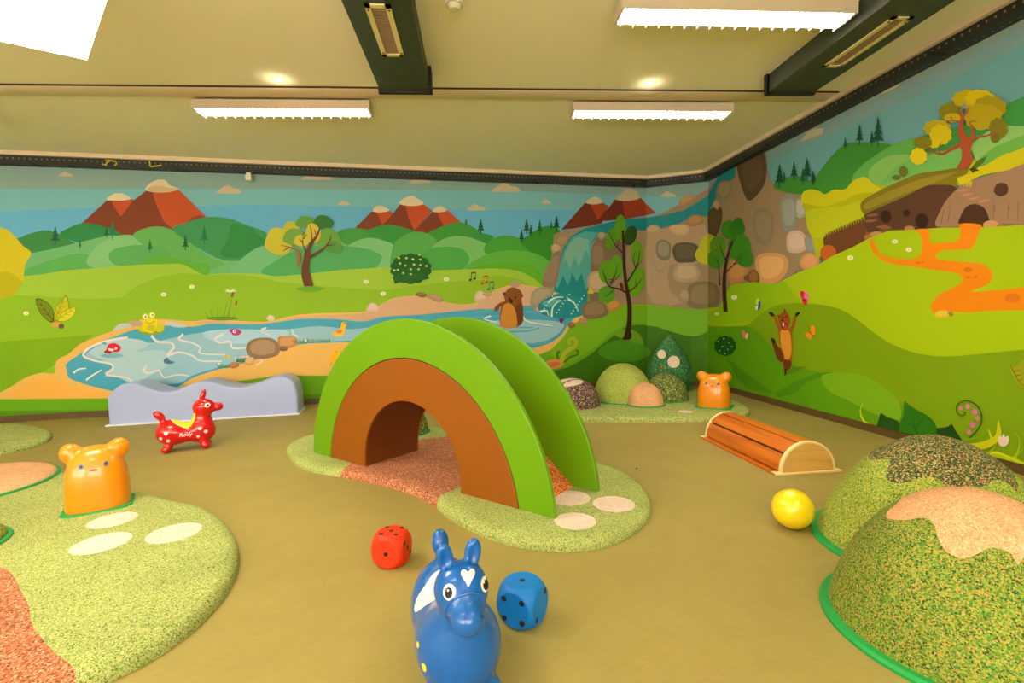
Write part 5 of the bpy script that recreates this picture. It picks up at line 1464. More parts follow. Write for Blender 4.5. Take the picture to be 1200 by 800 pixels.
pp1 = blob_patch(cr6([(446, 310), (455, 322), (500, 326), (555, 318), (585, 335), (600, 385), (625, 420), (670, 436), (710, 425), (750, 408), (790, 410), (815, 425), (845, 440)]), h1[0], h1[1], h1[3], h1[2], h1[4])
pp1 += [(0.20, -0.10), (0.24, 0.08), (0.12, 0.22)]
pl = blob_patch(cr6([(452, 296), (480, 272)]), h1[0], h1[1], h1[3], h1[2], h1[4])
pp1 += [(-0.04, 0.22)] + pl[::-1]
print('p1', [tuple(round(float(v), 3) for v in p) for p in pp1])
hill('large green speckled hill nearest the camera with a salmon patch on top', h1[0], h1[1], h1[2], h1[3], h1[4], M['hill_green'], poly_sd(pp1), M['pink'], 'salmon coloured patch')
pp2 = blob_patch(cr6([(400, 146), (455, 148), (450, 180), (445, 200), (470, 215), (510, 212), (560, 200), (600, 208), (630, 225), (700, 228), (740, 222), (760, 208), (800, 214), (835, 232)]), h2[0], h2[1], h2[3], h2[2], h2[4])
pp2 += [(0.30, 0.02), (0.2, 0.24), (-0.02, 0.27), (-0.16, 0.2)]
print('p2', [tuple(round(float(v), 3) for v in p) for p in pp2])
hill('large lime green speckled hill behind, with a dark olive patch on top', h2[0], h2[1], h2[2], h2[3], h2[4], M['hill_lime'], poly_sd(pp2), M['hill_dark'], 'dark olive speckled patch')

# ------------------------------------------------------------------ arched play tunnel
AX, AY, APH = -0.473, 3.324, -0.729
t = thing('play_tunnel', 'big bright green and brown half-round play tunnel standing on the centre mat', 'play tunnel', (AX, AY, 0), APH)
# local: x along the front face, y into the depth
R1, Z1, R2, Z2, R3, Z3 = 1.160, -0.036, 0.925, -0.063, 0.477, 0.10
DEP = 0.512
ZB = MZ + 0.0003
def arc_ring(Ro, Zo, Ri, Zi, y0, y1, so=0.0, si=0.0, seg=72):
    V, Fc = [], []
    def arc(R, Z, s):
        t0 = math.asin(max(-1, min(1, (ZB - Z) / R)))
        if R == R3 and Z > ZB:
            t0 = math.asin(max(-1, (ZB - Z) / R))
        return [(s + R * math.cos(t0 + (math.pi - 2 * t0) * i / seg), Z + R * math.sin(t0 + (math.pi - 2 * t0) * i / seg)) for i in range(seg + 1)]
    o_, i_ = arc(Ro, Zo, so), arc(Ri, Zi, si)
    for y in (y0, y1):
        for q in o_: V.append((q[0], y, q[1]))
        for q in i_: V.append((q[0], y, q[1]))
    n = seg + 1
    O0, I0, O1, I1 = 0, n, 2 * n, 3 * n
    for k_ in range(seg):
        Fc.append((O0 + k_ + 1, O0 + k_, I0 + k_, I0 + k_ + 1))
        Fc.append((O1 + k_, O1 + k_ + 1, I1 + k_ + 1, I1 + k_))
        Fc.append((O0 + k_, O0 + k_ + 1, O1 + k_ + 1, O1 + k_))
        Fc.append((I0 + k_ + 1, I0 + k_, I1 + k_, I1 + k_ + 1))
    for k_ in (0, seg):
        f = (O0 + k_, O1 + k_, I1 + k_, I0 + k_)
        Fc.append(f if k_ == 0 else f[::-1])
    return V, Fc
def ring_obj(name, args, mt, bev=0.0, **kw):
    V, Fc = arc_ring(*args, **kw)
    o = mesh_obj(name, V, Fc, mt, t, True)
    o.data.set_sharp_from_angle(angle=0.6)
    if bev:
        m_ = o.modifiers.new('bevel', 'BEVEL'); m_.width = bev; m_.segments = 2; m_.limit_method = 'ANGLE'; m_.angle_limit = 0.8
    return o
ring_obj('front_panel', (R1, Z1, R2 + 0.004, Z2, 0.0, 0.03), M['fin'], 0.004)
ring_obj('back_panel', (R1, Z1, R3 + 0.035, Z3, DEP - 0.03, DEP), M['fin'], 0.004)
ring_obj('panel_groove', (R2 + 0.006, Z2, R2 - 0.004, Z2, 0.006, 0.028), M['groove'])
ring_obj('front_face', (R2 - 0.002, Z2, R3, Z3, 0.0, 0.02), M['brown_face'], 0.003)
ring_obj('back_face', (R2 - 0.002, Z2, R3, Z3, DEP - 0.004, DEP + 0.006), M['brown_face'], 0.003)
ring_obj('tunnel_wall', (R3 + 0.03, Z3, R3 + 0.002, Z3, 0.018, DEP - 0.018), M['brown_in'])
pc_ = [(0.985, ZB), (0.86, 0.158), (0.772, 0.232), (0.66, 0.31), (0.60, 0.37)] + [(0.64 * math.cos(a), 0.06 + 0.64 * math.sin(a)) for a in np.linspace(0.62, math.pi - 0.62, 30)] + [(-0.60, 0.37), (-0.66, 0.31), (-0.772, 0.232), (-0.86, 0.158), (-0.985, ZB)]
pi_ = [(0.93, ZB), (0.60, 0.30)] + [(0.60 * math.cos(a), 0.06 + 0.60 * math.sin(a)) for a in np.linspace(0.66, math.pi - 0.66, 20)] + [(-0.60, 0.30), (-0.93, ZB)]
bm = bmesh.new()
loop = pc_ + pi_[::-1]
f0_ = [bm.verts.new((x, 0.031, z_)) for x, z_ in loop]; f1_ = [bm.verts.new((x, DEP - 0.031, z_)) for x, z_ in loop]
bm.faces.new(f0_); bm.faces.new(f1_)
for i in range(len(loop)):
    bm.faces.new([f0_[i], f0_[(i + 1) % len(loop)], f1_[(i + 1) % len(loop)], f1_[i]])
bmesh.ops.triangulate(bm, faces=[f for f in bm.faces if len(f.verts) > 4])
o = bm_obj('tunnel_cover', bm, M['orange_cover'], t)
o['label'] = 'orange granulate cover between the green panels'

# ------------------------------------------------------------------ log bench
pn = G(912, 557); pf = G(820, 514)
lx0, lx1 = G(906.6, 556.5, 0.0), G(988, 553, 0.0)
fx = G(819.5, 512)
axis = np.array([fx[0] - lx0[0], fx[1] - lx0[1]]); LEN = float(np.linalg.norm(axis)); axis /= LEN
side = np.array([axis[1], -axis[0]])
WID = float(np.linalg.norm(lx1[:2] - lx0[:2]))
ang = math.atan2(axis[1], axis[0])
c0 = (lx0[:2] + lx1[:2]) / 2
print('log', LEN, WID, c0, axis)
t = thing('log_bench', 'low half-round log bench with orange brown slats and pale end panels', 'bench', (c0[0], c0[1], 0), ang)
# local: x along the log away from the camera, y to the left
HWB = WID / 2; RB = HWB - 0.045; HB = 0.212
box('base_board', (0.0, -HWB, 0), (LEN, HWB, 0.012), M['slat'], t)
box('end_strip', (-0.012, -HWB, 0), (0.05, HWB, 0.014), M['log_trim'], t, 0.003)
box('end_strip', (LEN - 0.03, -HWB, 0), (LEN + 0.01, HWB, 0.014), M['log_trim'], t, 0.003)
def half_ell(r, h, n=40): return [(r * math.cos(math.pi * i / n), 0.012 + h * math.sin(math.pi * i / n) ** 0.92) for i in range(n + 1)]
def extr(name, prof, x0, x1, mt, bev=0.0):
    n = len(prof)
    V = [(x0, y, z_) for y, z_ in prof] + [(x1, y, z_) for y, z_ in prof]
    Fc = [tuple(range(n)), tuple(range(2 * n - 1, n - 1, -1))] + [((i + 1) % n, i, n + i, n + (i + 1) % n) for i in range(n)]
    o = mesh_obj(name, V, Fc, mt, t, True); o.data.set_sharp_from_angle(angle=0.6)
    if bev:
        m_ = o.modifiers.new('bevel', 'BEVEL'); m_.width = bev; m_.segments = 2; m_.limit_method = 'ANGLE'; m_.angle_limit = 0.9
    return o
extr('core', half_ell(RB - 0.016, HB - 0.016), 0.03, LEN - 0.03, M['log_core'])
extr('end_panel', half_ell(RB - 0.014, HB - 0.014), 0.004, 0.03, M['log_end'])
extr('end_panel', half_ell(RB - 0.014, HB - 0.014), LEN - 0.03, LEN - 0.004, M['log_end'])
out_, in_ = half_ell(RB, HB), half_ell(RB - 0.016, HB - 0.016)
extr('end_rim', out_ + in_[::-1], 0.0, 0.028, M['log_trim'], 0.003)
extr('end_rim', out_ + in_[::-1], LEN - 0.028, LEN, M['log_trim'], 0.003)
NS = 5
for i in range(NS):
    a0_, a1_ = math.pi * (i + 0.05) / NS, math.pi * (i + 0.95) / NS
    m_ = 7
    o_ = [(RB * math.cos(a0_ + (a1_ - a0_) * k_ / m_), 0.012 + HB * math.sin(a0_ + (a1_ - a0_) * k_ / m_) ** 0.92) for k_ in range(m_ + 1)]
    i_ = [((RB - 0.018) * math.cos(a0_ + (a1_ - a0_) * k_ / m_), 0.012 + (HB - 0.018) * math.sin(a0_ + (a1_ - a0_) * k_ / m_) ** 0.92) for k_ in range(m_ + 1)]
    x0_, x1_ = 0.03, LEN - 0.03
    extr('slat', o_ + i_[::-1], x0_, x1_, M['slat'], 0.003)

# ------------------------------------------------------------------ wave block at the back wall
w0, w1 = G(127.3, 499), G(349.4, 485)
we = (w1 - w0)[:2]; WL = float(np.linalg.norm(we)); we /= WL
t = thing('wave_block', 'pale blue upholstered block with a wavy top against the back wall', 'wave block', (w0[0], w0[1], 0), math.atan2(we[1], we[0]))
def on_front(x, y):
    d = ray(x, y); n = np.array([-we[1], we[0]])
    tt_ = (n @ (w0[:2] - ORIGIN[:2])) / (n @ d[:2]); p = ORIGIN + d * tt_
    return (float((p[:2] - w0[:2]) @ we), float(p[2]))
top_px = [(128, 465.5), (130, 460), (133.8, 455.8), (140, 451.5), (149, 449), (157, 449), (164, 451), (172, 454.2), (182, 457.5), (190, 459), (200, 458.8), (208, 456.8), (217, 453), (227, 449), (237, 447), (247, 447.5), (256, 450), (266, 452.5), (277, 454), (287, 453.4), (297, 451), (306, 447.2), (315, 443.8), (322, 441.8), (329, 441), (335, 442), (340, 444.5), (344, 448.5), (346.5, 454), (348, 461)]
prof = [on_front(x, y) for x, y in top_px]
prof = [(0.0, prof[0][1])] + prof[1:-1] + [(WL, prof[-1][1])]
P2 = catmull(prof, False, 3)
DP = 0.40
Vw, Fw = [], []
rows = [(0.0, 0.03, 0.0), (0.0, 0.0, None)]
n = len(P2)
# cross sections along depth: rounded front edge, flat top, rounded back edge
cross = [(0.0, 0.028), (0.004, 0.014), (0.013, 0.004), (0.028, 0.0), (DP - 0.028, 0.0), (DP - 0.013, 0.004), (DP - 0.004, 0.014), (DP, 0.028)]
full = [(0.0, 0.0)] + [(x, z_) for x, z_ in P2] + [(WL, 0.0)]
ctr = np.array([WL / 2, 0.2])
def inset(pts, d):
    o = []
    for i, p in enumerate(pts):
        a = np.array(pts[max(i - 1, 0)]); b = np.array(pts[min(i + 1, len(pts) - 1)])
        e = b - a; L_ = np.linalg.norm(e) or 1; nn = np.array([e[1], -e[0]]) / L_
        q = np.array(p) + nn * d
        if i in (0, len(pts) - 1): q[1] = 0.0; q[0] = p[0] + (d if i == 0 else -d)
        o.append(tuple(q))
    return o
for y, ins in cross:
    for q in inset(full, ins): Vw.append((q[0], y, q[1]))
nn_ = len(full)
for j in range(len(cross) - 1):
    for i in range(nn_ - 1):
        Fw.append((j * nn_ + i + 1, j * nn_ + i, (j + 1) * nn_ + i, (j + 1) * nn_ + i + 1))
cap = geometry.tessellate_polygon([[Vector((Vw[i][0], Vw[i][2], 0)) for i in range(nn_)]])
for f in cap:
    a, b, c = [Vw[i] for i in f]
    ar = (b[0] - a[0]) * (c[2] - a[2]) - (b[2] - a[2]) * (c[0] - a[0])
    Fw.append(tuple(f) if ar > 0 else tuple(f)[::-1])
    Fw.append(tuple(i + (len(cross) - 1) * nn_ for i in (f if ar < 0 else tuple(f)[::-1])))
o = mesh_obj('block', Vw, Fw, M['wave'], t, True); o.data.set_sharp_from_angle(angle=0.9)
box('floor_edging', (-0.02, -0.03, 0), (WL + 0.02, 0.004, 0.012), M['wave_trim'], t)
box('floor_edging', (WL - 0.004, 0.004, 0), (WL + 0.02, DP, 0.012), M['wave_trim'], t)
box('floor_edging', (-0.02, 0.004, 0), (0.004, DP, 0.012), M['wave_trim'], t)

# ------------------------------------------------------------------ foam dice
def die(name, label, loc, rz, s, material, faces):
    t = thing(name, label, 'foam die', (loc[0], loc[1], 0), rz)
    bm = bmesh.new()
    bmesh.ops.create_cube(bm, size=s)
    bmesh.ops.subdivide_edges(bm, edges=bm.edges[:], cuts=23, use_grid_fill=True)
    Rr = s * 0.655
    for v in bm.verts:
        L_ = v.co.length
        if L_ > Rr: v.co *= Rr / L_
        v.co.z += s / 2
    bm_obj('cube', bm, material, t, smooth=True, angle=0.35)
    g = s * 0.24
    lay = {1: [(0, 0)], 2: [(g, g), (-g, -g)], 3: [(-g, g), (0, 0), (g, -g)], 4: [(-g, -g), (-g, g), (g, -g), (g, g)], 5: [(-g, -g), (-g, g), (g, -g), (g, g), (0, 0)], 6: [(-g, -g), (-g, 0), (-g, g), (g, -g), (g, 0), (g, g)]}
    ax = {'front': ((1, 0, 0), (0, 0, 1), (0, -1, 0)), 'back': ((-1, 0, 0), (0, 0, 1), (0, 1, 0)), 'right': ((0, 1, 0), (0, 0, 1), (1, 0, 0)), 'left': ((0, -1, 0), (0, 0, 1), (-1, 0, 0)), 'top': ((1, 0, 0), (0, 1, 0), (0, 0, 1)), 'bottom': ((1, 0, 0), (0, -1, 0), (0, 0, -1))}
    for fc, nb in faces.items():
        u, v, w = [Vector(q) for q in ax[fc]]
        for a, b in lay[nb]:
            c = Vector((0, 0, s / 2)) + u * a + v * b + w * (s / 2)
            cyl('pip', c - w * 0.002, c + w * 0.0008, s * 0.07, M['pip'], t, 16)
    return t
die('foam_die', 'orange red foam die left of the blue hopping horse', (-0.415, 2.30), math.radians(-12), 0.150, M['die_red'], {'top': 5, 'front': 1, 'right': 3, 'left': 4, 'back': 6, 'bottom': 2})
die('foam_die', 'blue foam die beside the blue hopping horse', (0.148, 1.80), math.radians(-33), 0.152, M['die_blue'], {'top': 1, 'front': 4, 'right': 2, 'left': 5, 'back': 3, 'bottom': 6})

# ------------------------------------------------------------------ yellow ball
gb = G(929, 596, 0.1)
t = thing('ball', 'smooth yellow ball on the floor between log bench and big hills', 'ball', (float(gb[0]), float(gb[1]), 0))
bm = bmesh.new(); bmesh.ops.create_uvsphere(bm, u_segments=48, v_segments=32, radius=0.1, matrix=Matrix.Translation((0, 0, 0.1)))
bm_obj('ball_skin', bm, M['yellow'], t, smooth=True)
d = Vector((0.55, -0.75, 0.15)).normalized()
c = Vector((0, 0, 0.1)) + d * 0.0992
cyl('valve', c - d * 0.002, c + d * 0.0012, 0.005, M['yellow'], t, 12)

# ------------------------------------------------------------------ implicit surfaces for the soft animals
def smin(a, b, k_):
    h = np.clip(0.5 + 0.5 * (b - a) / k_, 0, 1)
    return b + (a - b) * h - k_ * h * (1 - h)
def ell(c, r, rot=None):
    c = np.array(c, float); r = np.array(r, float)
    R_ = None if rot is None else np.array(Matrix.Rotation(rot[1], 3, rot[0]).transposed())
    def f(x, y, z_):
        p = np.stack([x - c[0], y - c[1], z_ - c[2]], -1)
        if R_ is not None: p = p @ R_.T
        k0 = np.linalg.norm(p / r, axis=-1); k1 = np.linalg.norm(p / (r * r), axis=-1)
        return k0 * (k0 - 1) / np.maximum(k1, 1e-6)
    return f
def cap(a, b, ra, rb):
    a = np.array(a, float); b = np.array(b, float)
    def f(x, y, z_):
        p = np.stack([x, y, z_], -1) - a; d = b - a
        h = np.clip((p @ d) / (d @ d), 0, 1)
        return np.linalg.norm(p - h[..., None] * d, axis=-1) - (ra + (rb - ra) * h)
    return f
def union(items):
    """items: [(f, k)]"""
    def f(x, y, z_):
        d = items[0][0](x, y, z_)
        for g, k_ in items[1:]:
            d = smin(d, g(x, y, z_), k_)
        return d
    return f
def surface_net(f, lo, hi, res):
    ns = [int((hi[i] - lo[i]) / res) + 2 for i in range(3)]
    ax = [lo[i] + np.arange(ns[i]) * res for i in range(3)]
    X, Y, Z_ = np.meshgrid(*ax, indexing='ij')
    D_ = f(X, Y, Z_)
    s = D_ < 0
    cnt = np.zeros([n - 1 for n in ns]); pos = np.zeros([n - 1 for n in ns] + [3])
    nx, ny, nz = [n - 1 for n in ns]
    for axis_ in range(3):
        for a in (0, 1):
            for b in (0, 1):
                o0 = [0, 0, 0]; others = [i for i in range(3) if i != axis_]
                o0[others[0]] = a; o0[others[1]] = b
                o1 = list(o0); o1[axis_] = 1
                sl0 = tuple(slice(o0[i], o0[i] + (nx, ny, nz)[i]) for i in range(3)); sl1 = tuple(slice(o1[i], o1[i] + (nx, ny, nz)[i]) for i in range(3))
                d0, d1 = D_[sl0], D_[sl1]
                c = (d0 < 0) != (d1 < 0)
                tt_ = np.where(c, d0 / np.where(c, d0 - d1, 1), 0)
                for i in range(3):
                    base_ = (X, Y, Z_)[i][sl0]
                    pos[..., i] += np.where(c, base_ + (tt_ * res if i == axis_ else 0), 0)
                cnt += c
    act = cnt > 0
    idx = -np.ones(act.shape, int); idx[act] = np.arange(act.sum())
    V = pos[act] / cnt[act][:, None]
    Fc = []
    for axis_ in range(3):
        u, v = [(1, 2), (2, 0), (0, 1)][axis_]
        sl0 = [slice(1, n - 1) for n in ns]; sl0[axis_] = slice(0, ns[axis_] - 1)
        sl1 = list(sl0); sl1[axis_] = slice(1, ns[axis_])
        a = s[tuple(sl0)]; b = s[tuple(sl1)]
        for I in np.argwhere(a != b):
            p = I.copy(); p[u] += 1; p[v] += 1
            q = []
            for du, dv in ((0, 0), (-1, 0), (-1, -1), (0, -1)):
                c = p.copy(); c[u] += du; c[v] += dv; q.append(int(idx[tuple(c)]))
            if a[tuple(I)]: Fc.append(tuple(q))
            else: Fc.append(tuple(q[::-1]))
    e = 1e-4
    for _ in range(3):
        d0 = f(V[:, 0], V[:, 1], V[:, 2])
        g = np.stack([f(V[:, 0] + e, V[:, 1], V[:, 2]) - d0, f(V[:, 0], V[:, 1] + e, V[:, 2]) - d0, f(V[:, 0], V[:, 1], V[:, 2] + e) - d0], -1) / e
        V = V - g * (d0 / np.maximum((g * g).sum(1), 1e-3))[:, None] * 0.9
    return [tuple(v) for v in V], Fc
def decal(name, f, origin, direction, up, poly, material, parent, lift=0.0008, label=None, thick=True, maxd=0.4, tris=None):
    """flat print shape wrapped on an implicit surface: marched from origin along direction"""
    w = np.array(direction, float); w /= np.linalg.norm(w)
    v_ = np.array(up, float); v_ -= w * (v_ @ w); v_ /= np.linalg.norm(v_)
    u_ = np.cross(w, v_)
    if tris is None:
        A_ = np.array(poly, float)
        st = max((A_[:, 0].max() - A_[:, 0].min()), (A_[:, 1].max() - A_[:, 1].min())) / 9
        gx, gy = np.meshgrid(np.arange(A_[:, 0].min(), A_[:, 0].max(), st), np.arange(A_[:, 1].min(), A_[:, 1].max(), st))
        sd = point_seg(gx.ravel(), gy.ravel(), poly); sel = sd < -st * 0.4
        pts = [Vector(tuple(q)) for q in A_] + [Vector((float(a), float(b))) for a, b in zip(gx.ravel()[sel], gy.ravel()[sel])]
        r = geometry.delaunay_2d_cdt(pts, [(i, (i + 1) % len(A_)) for i in range(len(A_))], [], 1, 1e-7)
        pv, pf = [(q.x, q.y) for q in r[0]], r[2]
    else:
        pv, pf = poly, tris
    P_ = np.array([np.array(origin) + u_ * a + v_ * b for a, b in pv])
    dist = np.zeros(len(P_))
    for _ in range(80):
        q = P_ + w * dist[:, None]
        dd = f(q[:, 0], q[:, 1], q[:, 2])
        dist += np.clip(dd - lift, -0.02, 0.03) * 0.8
    ok = dist < maxd
    q = P_ + w * dist[:, None]
    res_ = f(q[:, 0], q[:, 1], q[:, 2])
    ok &= np.abs(res_) < 0.004
    pv2 = np.array(pv)
    def fair(x):
        for i in range(len(x)):
            a, b = x[i], x[(i + 1) % len(x)]
            if np.linalg.norm(q[a] - q[b]) > 3.0 * np.linalg.norm(pv2[a] - pv2[b]) + 0.002:
                return False
        return True
    Fc = [tuple(x) for x in pf if all(ok[i] for i in x) and fair(x)]
    used = sorted({i for x in Fc for i in x})
    mp_ = {i: k_ for k_, i in enumerate(used)}
    q = q[used]; Fc = [tuple(mp_[i] for i in x) for x in Fc]
    o = mesh_obj(name, [tuple(x) for x in q], Fc, material, parent, True)
    if label: o['label'] = label
    return o
def disc(r, n=24, sx=1.0, sy=1.0): return [(r * sx * math.cos(2 * math.pi * i / n), r * sy * math.sin(2 * math.pi * i / n)) for i in range(n)]

# ------------------------------------------------------------------ orange bears
def bear_shape():
    body = lambda x, y, z_: (np.maximum((np.abs(x / (0.170 - 0.055 * np.clip(z_ - 0.12, 0, 1) * 1.3)) ** 2.6 + np.abs(y / (0.150 - 0.055 * np.clip(z_ - 0.12, 0, 1) * 1.3)) ** 2.6 + np.abs((z_ - 0.10) / np.where(z_ > 0.10, 0.262, 0.5)) ** 3.0) ** (1 / 2.6) - 1, -1) * 0.13)
    up_ = union([(body, 0), (ell((-0.125, 0, 0.335), (0.056, 0.05, 0.056)), 0.03), (ell((0.125, 0, 0.335), (0.056, 0.05, 0.056)), 0.03)])
    return lambda x, y, z_: np.maximum(up_(x, y, z_), -z_ + 0.0)
bear_f = bear_shape()
def bear_f_tilt(x, y, z_): return bear_f(x, y, z_)
bearV, bearF = surface_net(bear_f, (-0.22, -0.2, -0.02), (0.22, 0.2, 0.42), 0.0095)
def bear(label, loc, rz, pad, sc=1.0):
    t = thing('bear_seat', label, 'bear seat', loc, rz, 'orange bear seats')
    mesh_obj('bear_body', bearV, bearF, M['bear'], t, True)
    fd = (0, 1, -0.0)
    t.scale = (sc, sc, 1.0)
    for sx in (-1, 1):
        decal('eye', bear_f, (sx * 0.062, -0.3, 0.268), fd, (0, 0, 1), disc(0.0125, sy=1.15), M['eye_blue'], t, 0.0010)
        decal('pupil', bear_f, (sx * 0.0605, -0.3, 0.269), fd, (0, 0, 1), disc(0.0055), M['eye_black'], t, 0.0016)
    decal('mouth', bear_f, (0, -0.3, 0.243), fd, (0, 0, 1), disc(0.021, sy=0.28), M['mouth_red'], t, 0.0012)
    # green footing plate with chamfered corners
    w, d_ = pad
    c = 0.05
    pl_ = [(-w + c, -d_), (w - c, -d_), (w, -d_ + c), (w, d_ - c), (w - c, d_), (-w + c, d_), (-w, d_ - c), (-w, -d_ + c)]
    V = [(x, y, 0.0) for x, y in pl_] + [(x * .985, y * .985, 0.008) for x, y in pl_]
    mesh_obj('green_plate', V, [tuple(range(8, 16))] + [(i, (i + 1) % 8, 8 + (i + 1) % 8, 8 + i) for i in range(8)], M['rim'], t)
    return t
bear('near orange bear seat with two round ears and a small face, on the left mat', (-2.262, 3.085, 0.0602), math.radians(30), (0.185, 0.165), 0.90)
bear('far orange bear seat at the right end of the corner mat', (2.62, 5.32, 0.0554), math.radians(-34), (0.19, 0.18))

# ------------------------------------------------------------------ hopping animals
# shape data of the red pony (x forward, z up, metres)
def pony_red():
    it = [(ell((-0.118, 0, 0.168), (0.112, 0.098, 0.112)), 0),
          (ell((0.0, 0, 0.150), (0.14, 0.088, 0.076)), 0.07),
          (ell((0.118, 0, 0.162), (0.104, 0.092, 0.112)), 0.06),
          (cap((0.115, 0, 0.20), (0.128, 0, 0.335), 0.074, 0.066), 0.04),
          (ell((0.136, 0, 0.366), (0.084, 0.078, 0.078)), 0.02),
          (cap((0.17, 0, 0.356), (0.225, 0, 0.357), 0.048, 0.036), 0.03),
          (ell((0.248, 0, 0.358), (0.042, 0.040, 0.037)), 0.010)]
    for sy_ in (-1, 1):
        it.append((cap((0.120, sy_ * 0.050, 0.08), (0.138, sy_ * 0.058, 0.035), 0.03, 0.028), 0.02))
        it.append((ell((0.142, sy_ * 0.060, 0.033), (0.037, 0.031, 0.033)), 0.01))
        it.append((cap((-0.126, sy_ * 0.050, 0.08), (-0.148, sy_ * 0.058, 0.035), 0.03, 0.028), 0.02))
        it.append((ell((-0.152, sy_ * 0.060, 0.033), (0.037, 0.031, 0.033)), 0.01))
    it.append((cap((-0.168, 0, 0.255), (-0.178, 0, 0.285), 0.018, 0.022), 0.02))
    it.append((ell((-0.196, 0, 0.322), (0.032, 0.028, 0.054), ('Y', -0.75)), 0.008))
    return it
def ear(h, sy_, lean=0.0):
    return ell((h[0] + lean * 0.5, sy_ * h[1], h[2]), (0.013, 0.021, 0.048), ('X', -sy_ * 0.12))
items = pony_red()
for sy_ in (-1, 1):
    items.append((ell((0.136, sy_ * 0.028, 0.468), (0.021, 0.019, 0.056), ('Y', 0.28)), 0.012))
fr = union(items)
fr2 = lambda x, y, z_: np.maximum(fr(x, y, z_), -z_)
ang = math.radians(23)
pr = (G(195, 531) + G(243, 525)) / 2
nrm = np.array([math.sin(ang), -math.cos(ang)])           # toward the camera side
pc = (pr[0] - nrm[0] * 0.06, pr[1] - nrm[1] * 0.06)
t = thing('hopping_pony', 'shiny red hopping pony with yellow saddle and white spots, in front of the wave block', 'hopping toy', (pc[0], pc[1], 0), ang)
V, Fc = surface_net(fr2, (-0.26, -0.13, -0.015), (0.31, 0.13, 0.53), 0.0075)
split_parts(V, Fc, [('saddle', lambda x, y, z_: np.maximum(np.maximum(0.165 - z_, ((x + 0.005) / 0.108) ** 2 + (y / 0.074) ** 2 - 1), z_ - 0.32), M['yellow'], 'yellow saddle')], ('pony_body', M['red']), t)
S_ = (0, 1, 0)
for x, z_, r in ((-0.142, 0.178, 0.015), (-0.184, 0.136, 0.013), (-0.130, 0.112, 0.014), (0.108, 0.190, 0.013), (0.150, 0.158, 0.015), (0.090, 0.122, 0.012)):
    decal('white_spot', fr2, (x, -0.3, z_), S_, (0, 0, 1), [(-a, b) for a, b in disc(r)][::-1], M['print_white'], t)
for sd_, dr in ((-1, (0, 1, 0)), (1, (0, -1, 0))):
    decal('eye', fr2, (0.172, sd_ * 0.3, 0.388), dr, (0, 0, 1), disc(0.022, sy=0.9), M['eye_white'], t, 0.0010)
    decal('pupil', fr2, (0.174, sd_ * 0.3, 0.386), dr, (0, 0, 1), disc(0.010), M['eye_black'], t, 0.0017)
def text_flat(s_, size):
    cu = bpy.data.curves.new('txt', 'FONT'); cu.body = s_; cu.size = size; cu.align_x = 'CENTER'; cu.align_y = 'CENTER'; cu.shear = 0.25; cu.offset = 0.0005; cu.resolution_u = 3
    ob = bpy.data.objects.new('txt', cu); COL.objects.link(ob)
    dg = bpy.context.evaluated_depsgraph_get(); dg.update()
    me = bpy.data.meshes.new_from_object(ob.evaluated_get(dg))
    v = [(q.co.x, q.co.y) for q in me.vertices]; f = [tuple(p.vertices) for p in me.polygons]
    bpy.data.objects.remove(ob); bpy.data.curves.remove(cu); bpy.data.meshes.remove(me)
    return v, f
tv, tf = text_flat('Rody', 0.046)
o = decal('lettering', fr2, (-0.002, -0.3, 0.150), (0, 1, 0), (0, 0, 1), tv, M['print_white'], t, 0.0012, tris=tf, label='white lettering on the side')

# blue horse (x forward)
def horse_items():
    it = [(ell((-0.13, 0, 0.185), (0.118, 0.112, 0.125)), 0),
          (ell((0.0, 0, 0.160), (0.15, 0.120, 0.110)), 0.08),
          (ell((0.110, 0, 0.165), (0.112, 0.120, 0.135)), 0.07),
          (cap((0.115, 0, 0.22), (0.150, 0, 0.335), 0.075, 0.062), 0.05),
          (ell((0.152, 0, 0.366), (0.076, 0.078, 0.074)), 0.02),
          (cap((0.17, 0, 0.352), (0.205, 0, 0.337), 0.062, 0.050), 0.02),
          (ell((0.236, 0, 0.323), (0.046, 0.047, 0.044), ('Y', 0.3)), 0.006)]
    for sy_ in (-1, 1):
        it.append((ell((0.150, sy_ * 0.080, 0.036), (0.040, 0.036, 0.036)), 0.015))
        it.append((cap((0.130, sy_ * 0.06, 0.08), (0.148, sy_ * 0.07, 0.04), 0.036, 0.032), 0.02))
        it.append((ell((-0.165, sy_ * 0.060, 0.030), (0.040, 0.034, 0.030)), 0.02))
        it.append((cap((-0.145, sy_ * 0.05, 0.08), (-0.16, sy_ * 0.07, 0.04), 0.036, 0.032), 0.02))
    it.append((cap((-0.195, 0, 0.27), (-0.215, 0, 0.31), 0.016, 0.02), 0.02))
    it.append((ell((-0.222, 0, 0.333), (0.031, 0.031, 0.046), ('Y', -0.25)), 0.008))
    for sy_ in (-1, 1):
        it.append((ell((0.132, sy_ * 0.041, 0.452), (0.017, 0.025, 0.044), ('X', -sy_ * 0.15)), 0.010))
    return it
base_h = union(horse_items())
ring_c = np.array([0.206, 0, 0.338]); ring_n = np.array([0.91, 0, -0.41]); ring_n /= np.linalg.norm(ring_n)
def fh(x, y, z_):
    d0 = base_h(x, y, z_)
    # nose band: a slightly raised ring around the muzzle
    s_ = (x - ring_c[0]) * ring_n[0] + (z_ - ring_c[2]) * ring_n[2]
    band = np.exp(-(s_ / 0.0065) ** 2) * np.where((z_ > 0.27) & (x > 0.15), 1, 0)
    d0 = d0 - band * 0.0015
    # hollow of the ears
    for sy_ in (-1, 1):
        e_ = ell((0.152, sy_ * 0.041, 0.456), (0.014, 0.016, 0.032), ('X', -sy_ * 0.15))(x, y, z_)
        d0 = np.maximum(d0, -e_)
    return np.maximum(d0, -z_)
hang = math.atan2(1.298 - 1.764, -0.033 + 0.142)
hx, hy = -0.096, 1.545
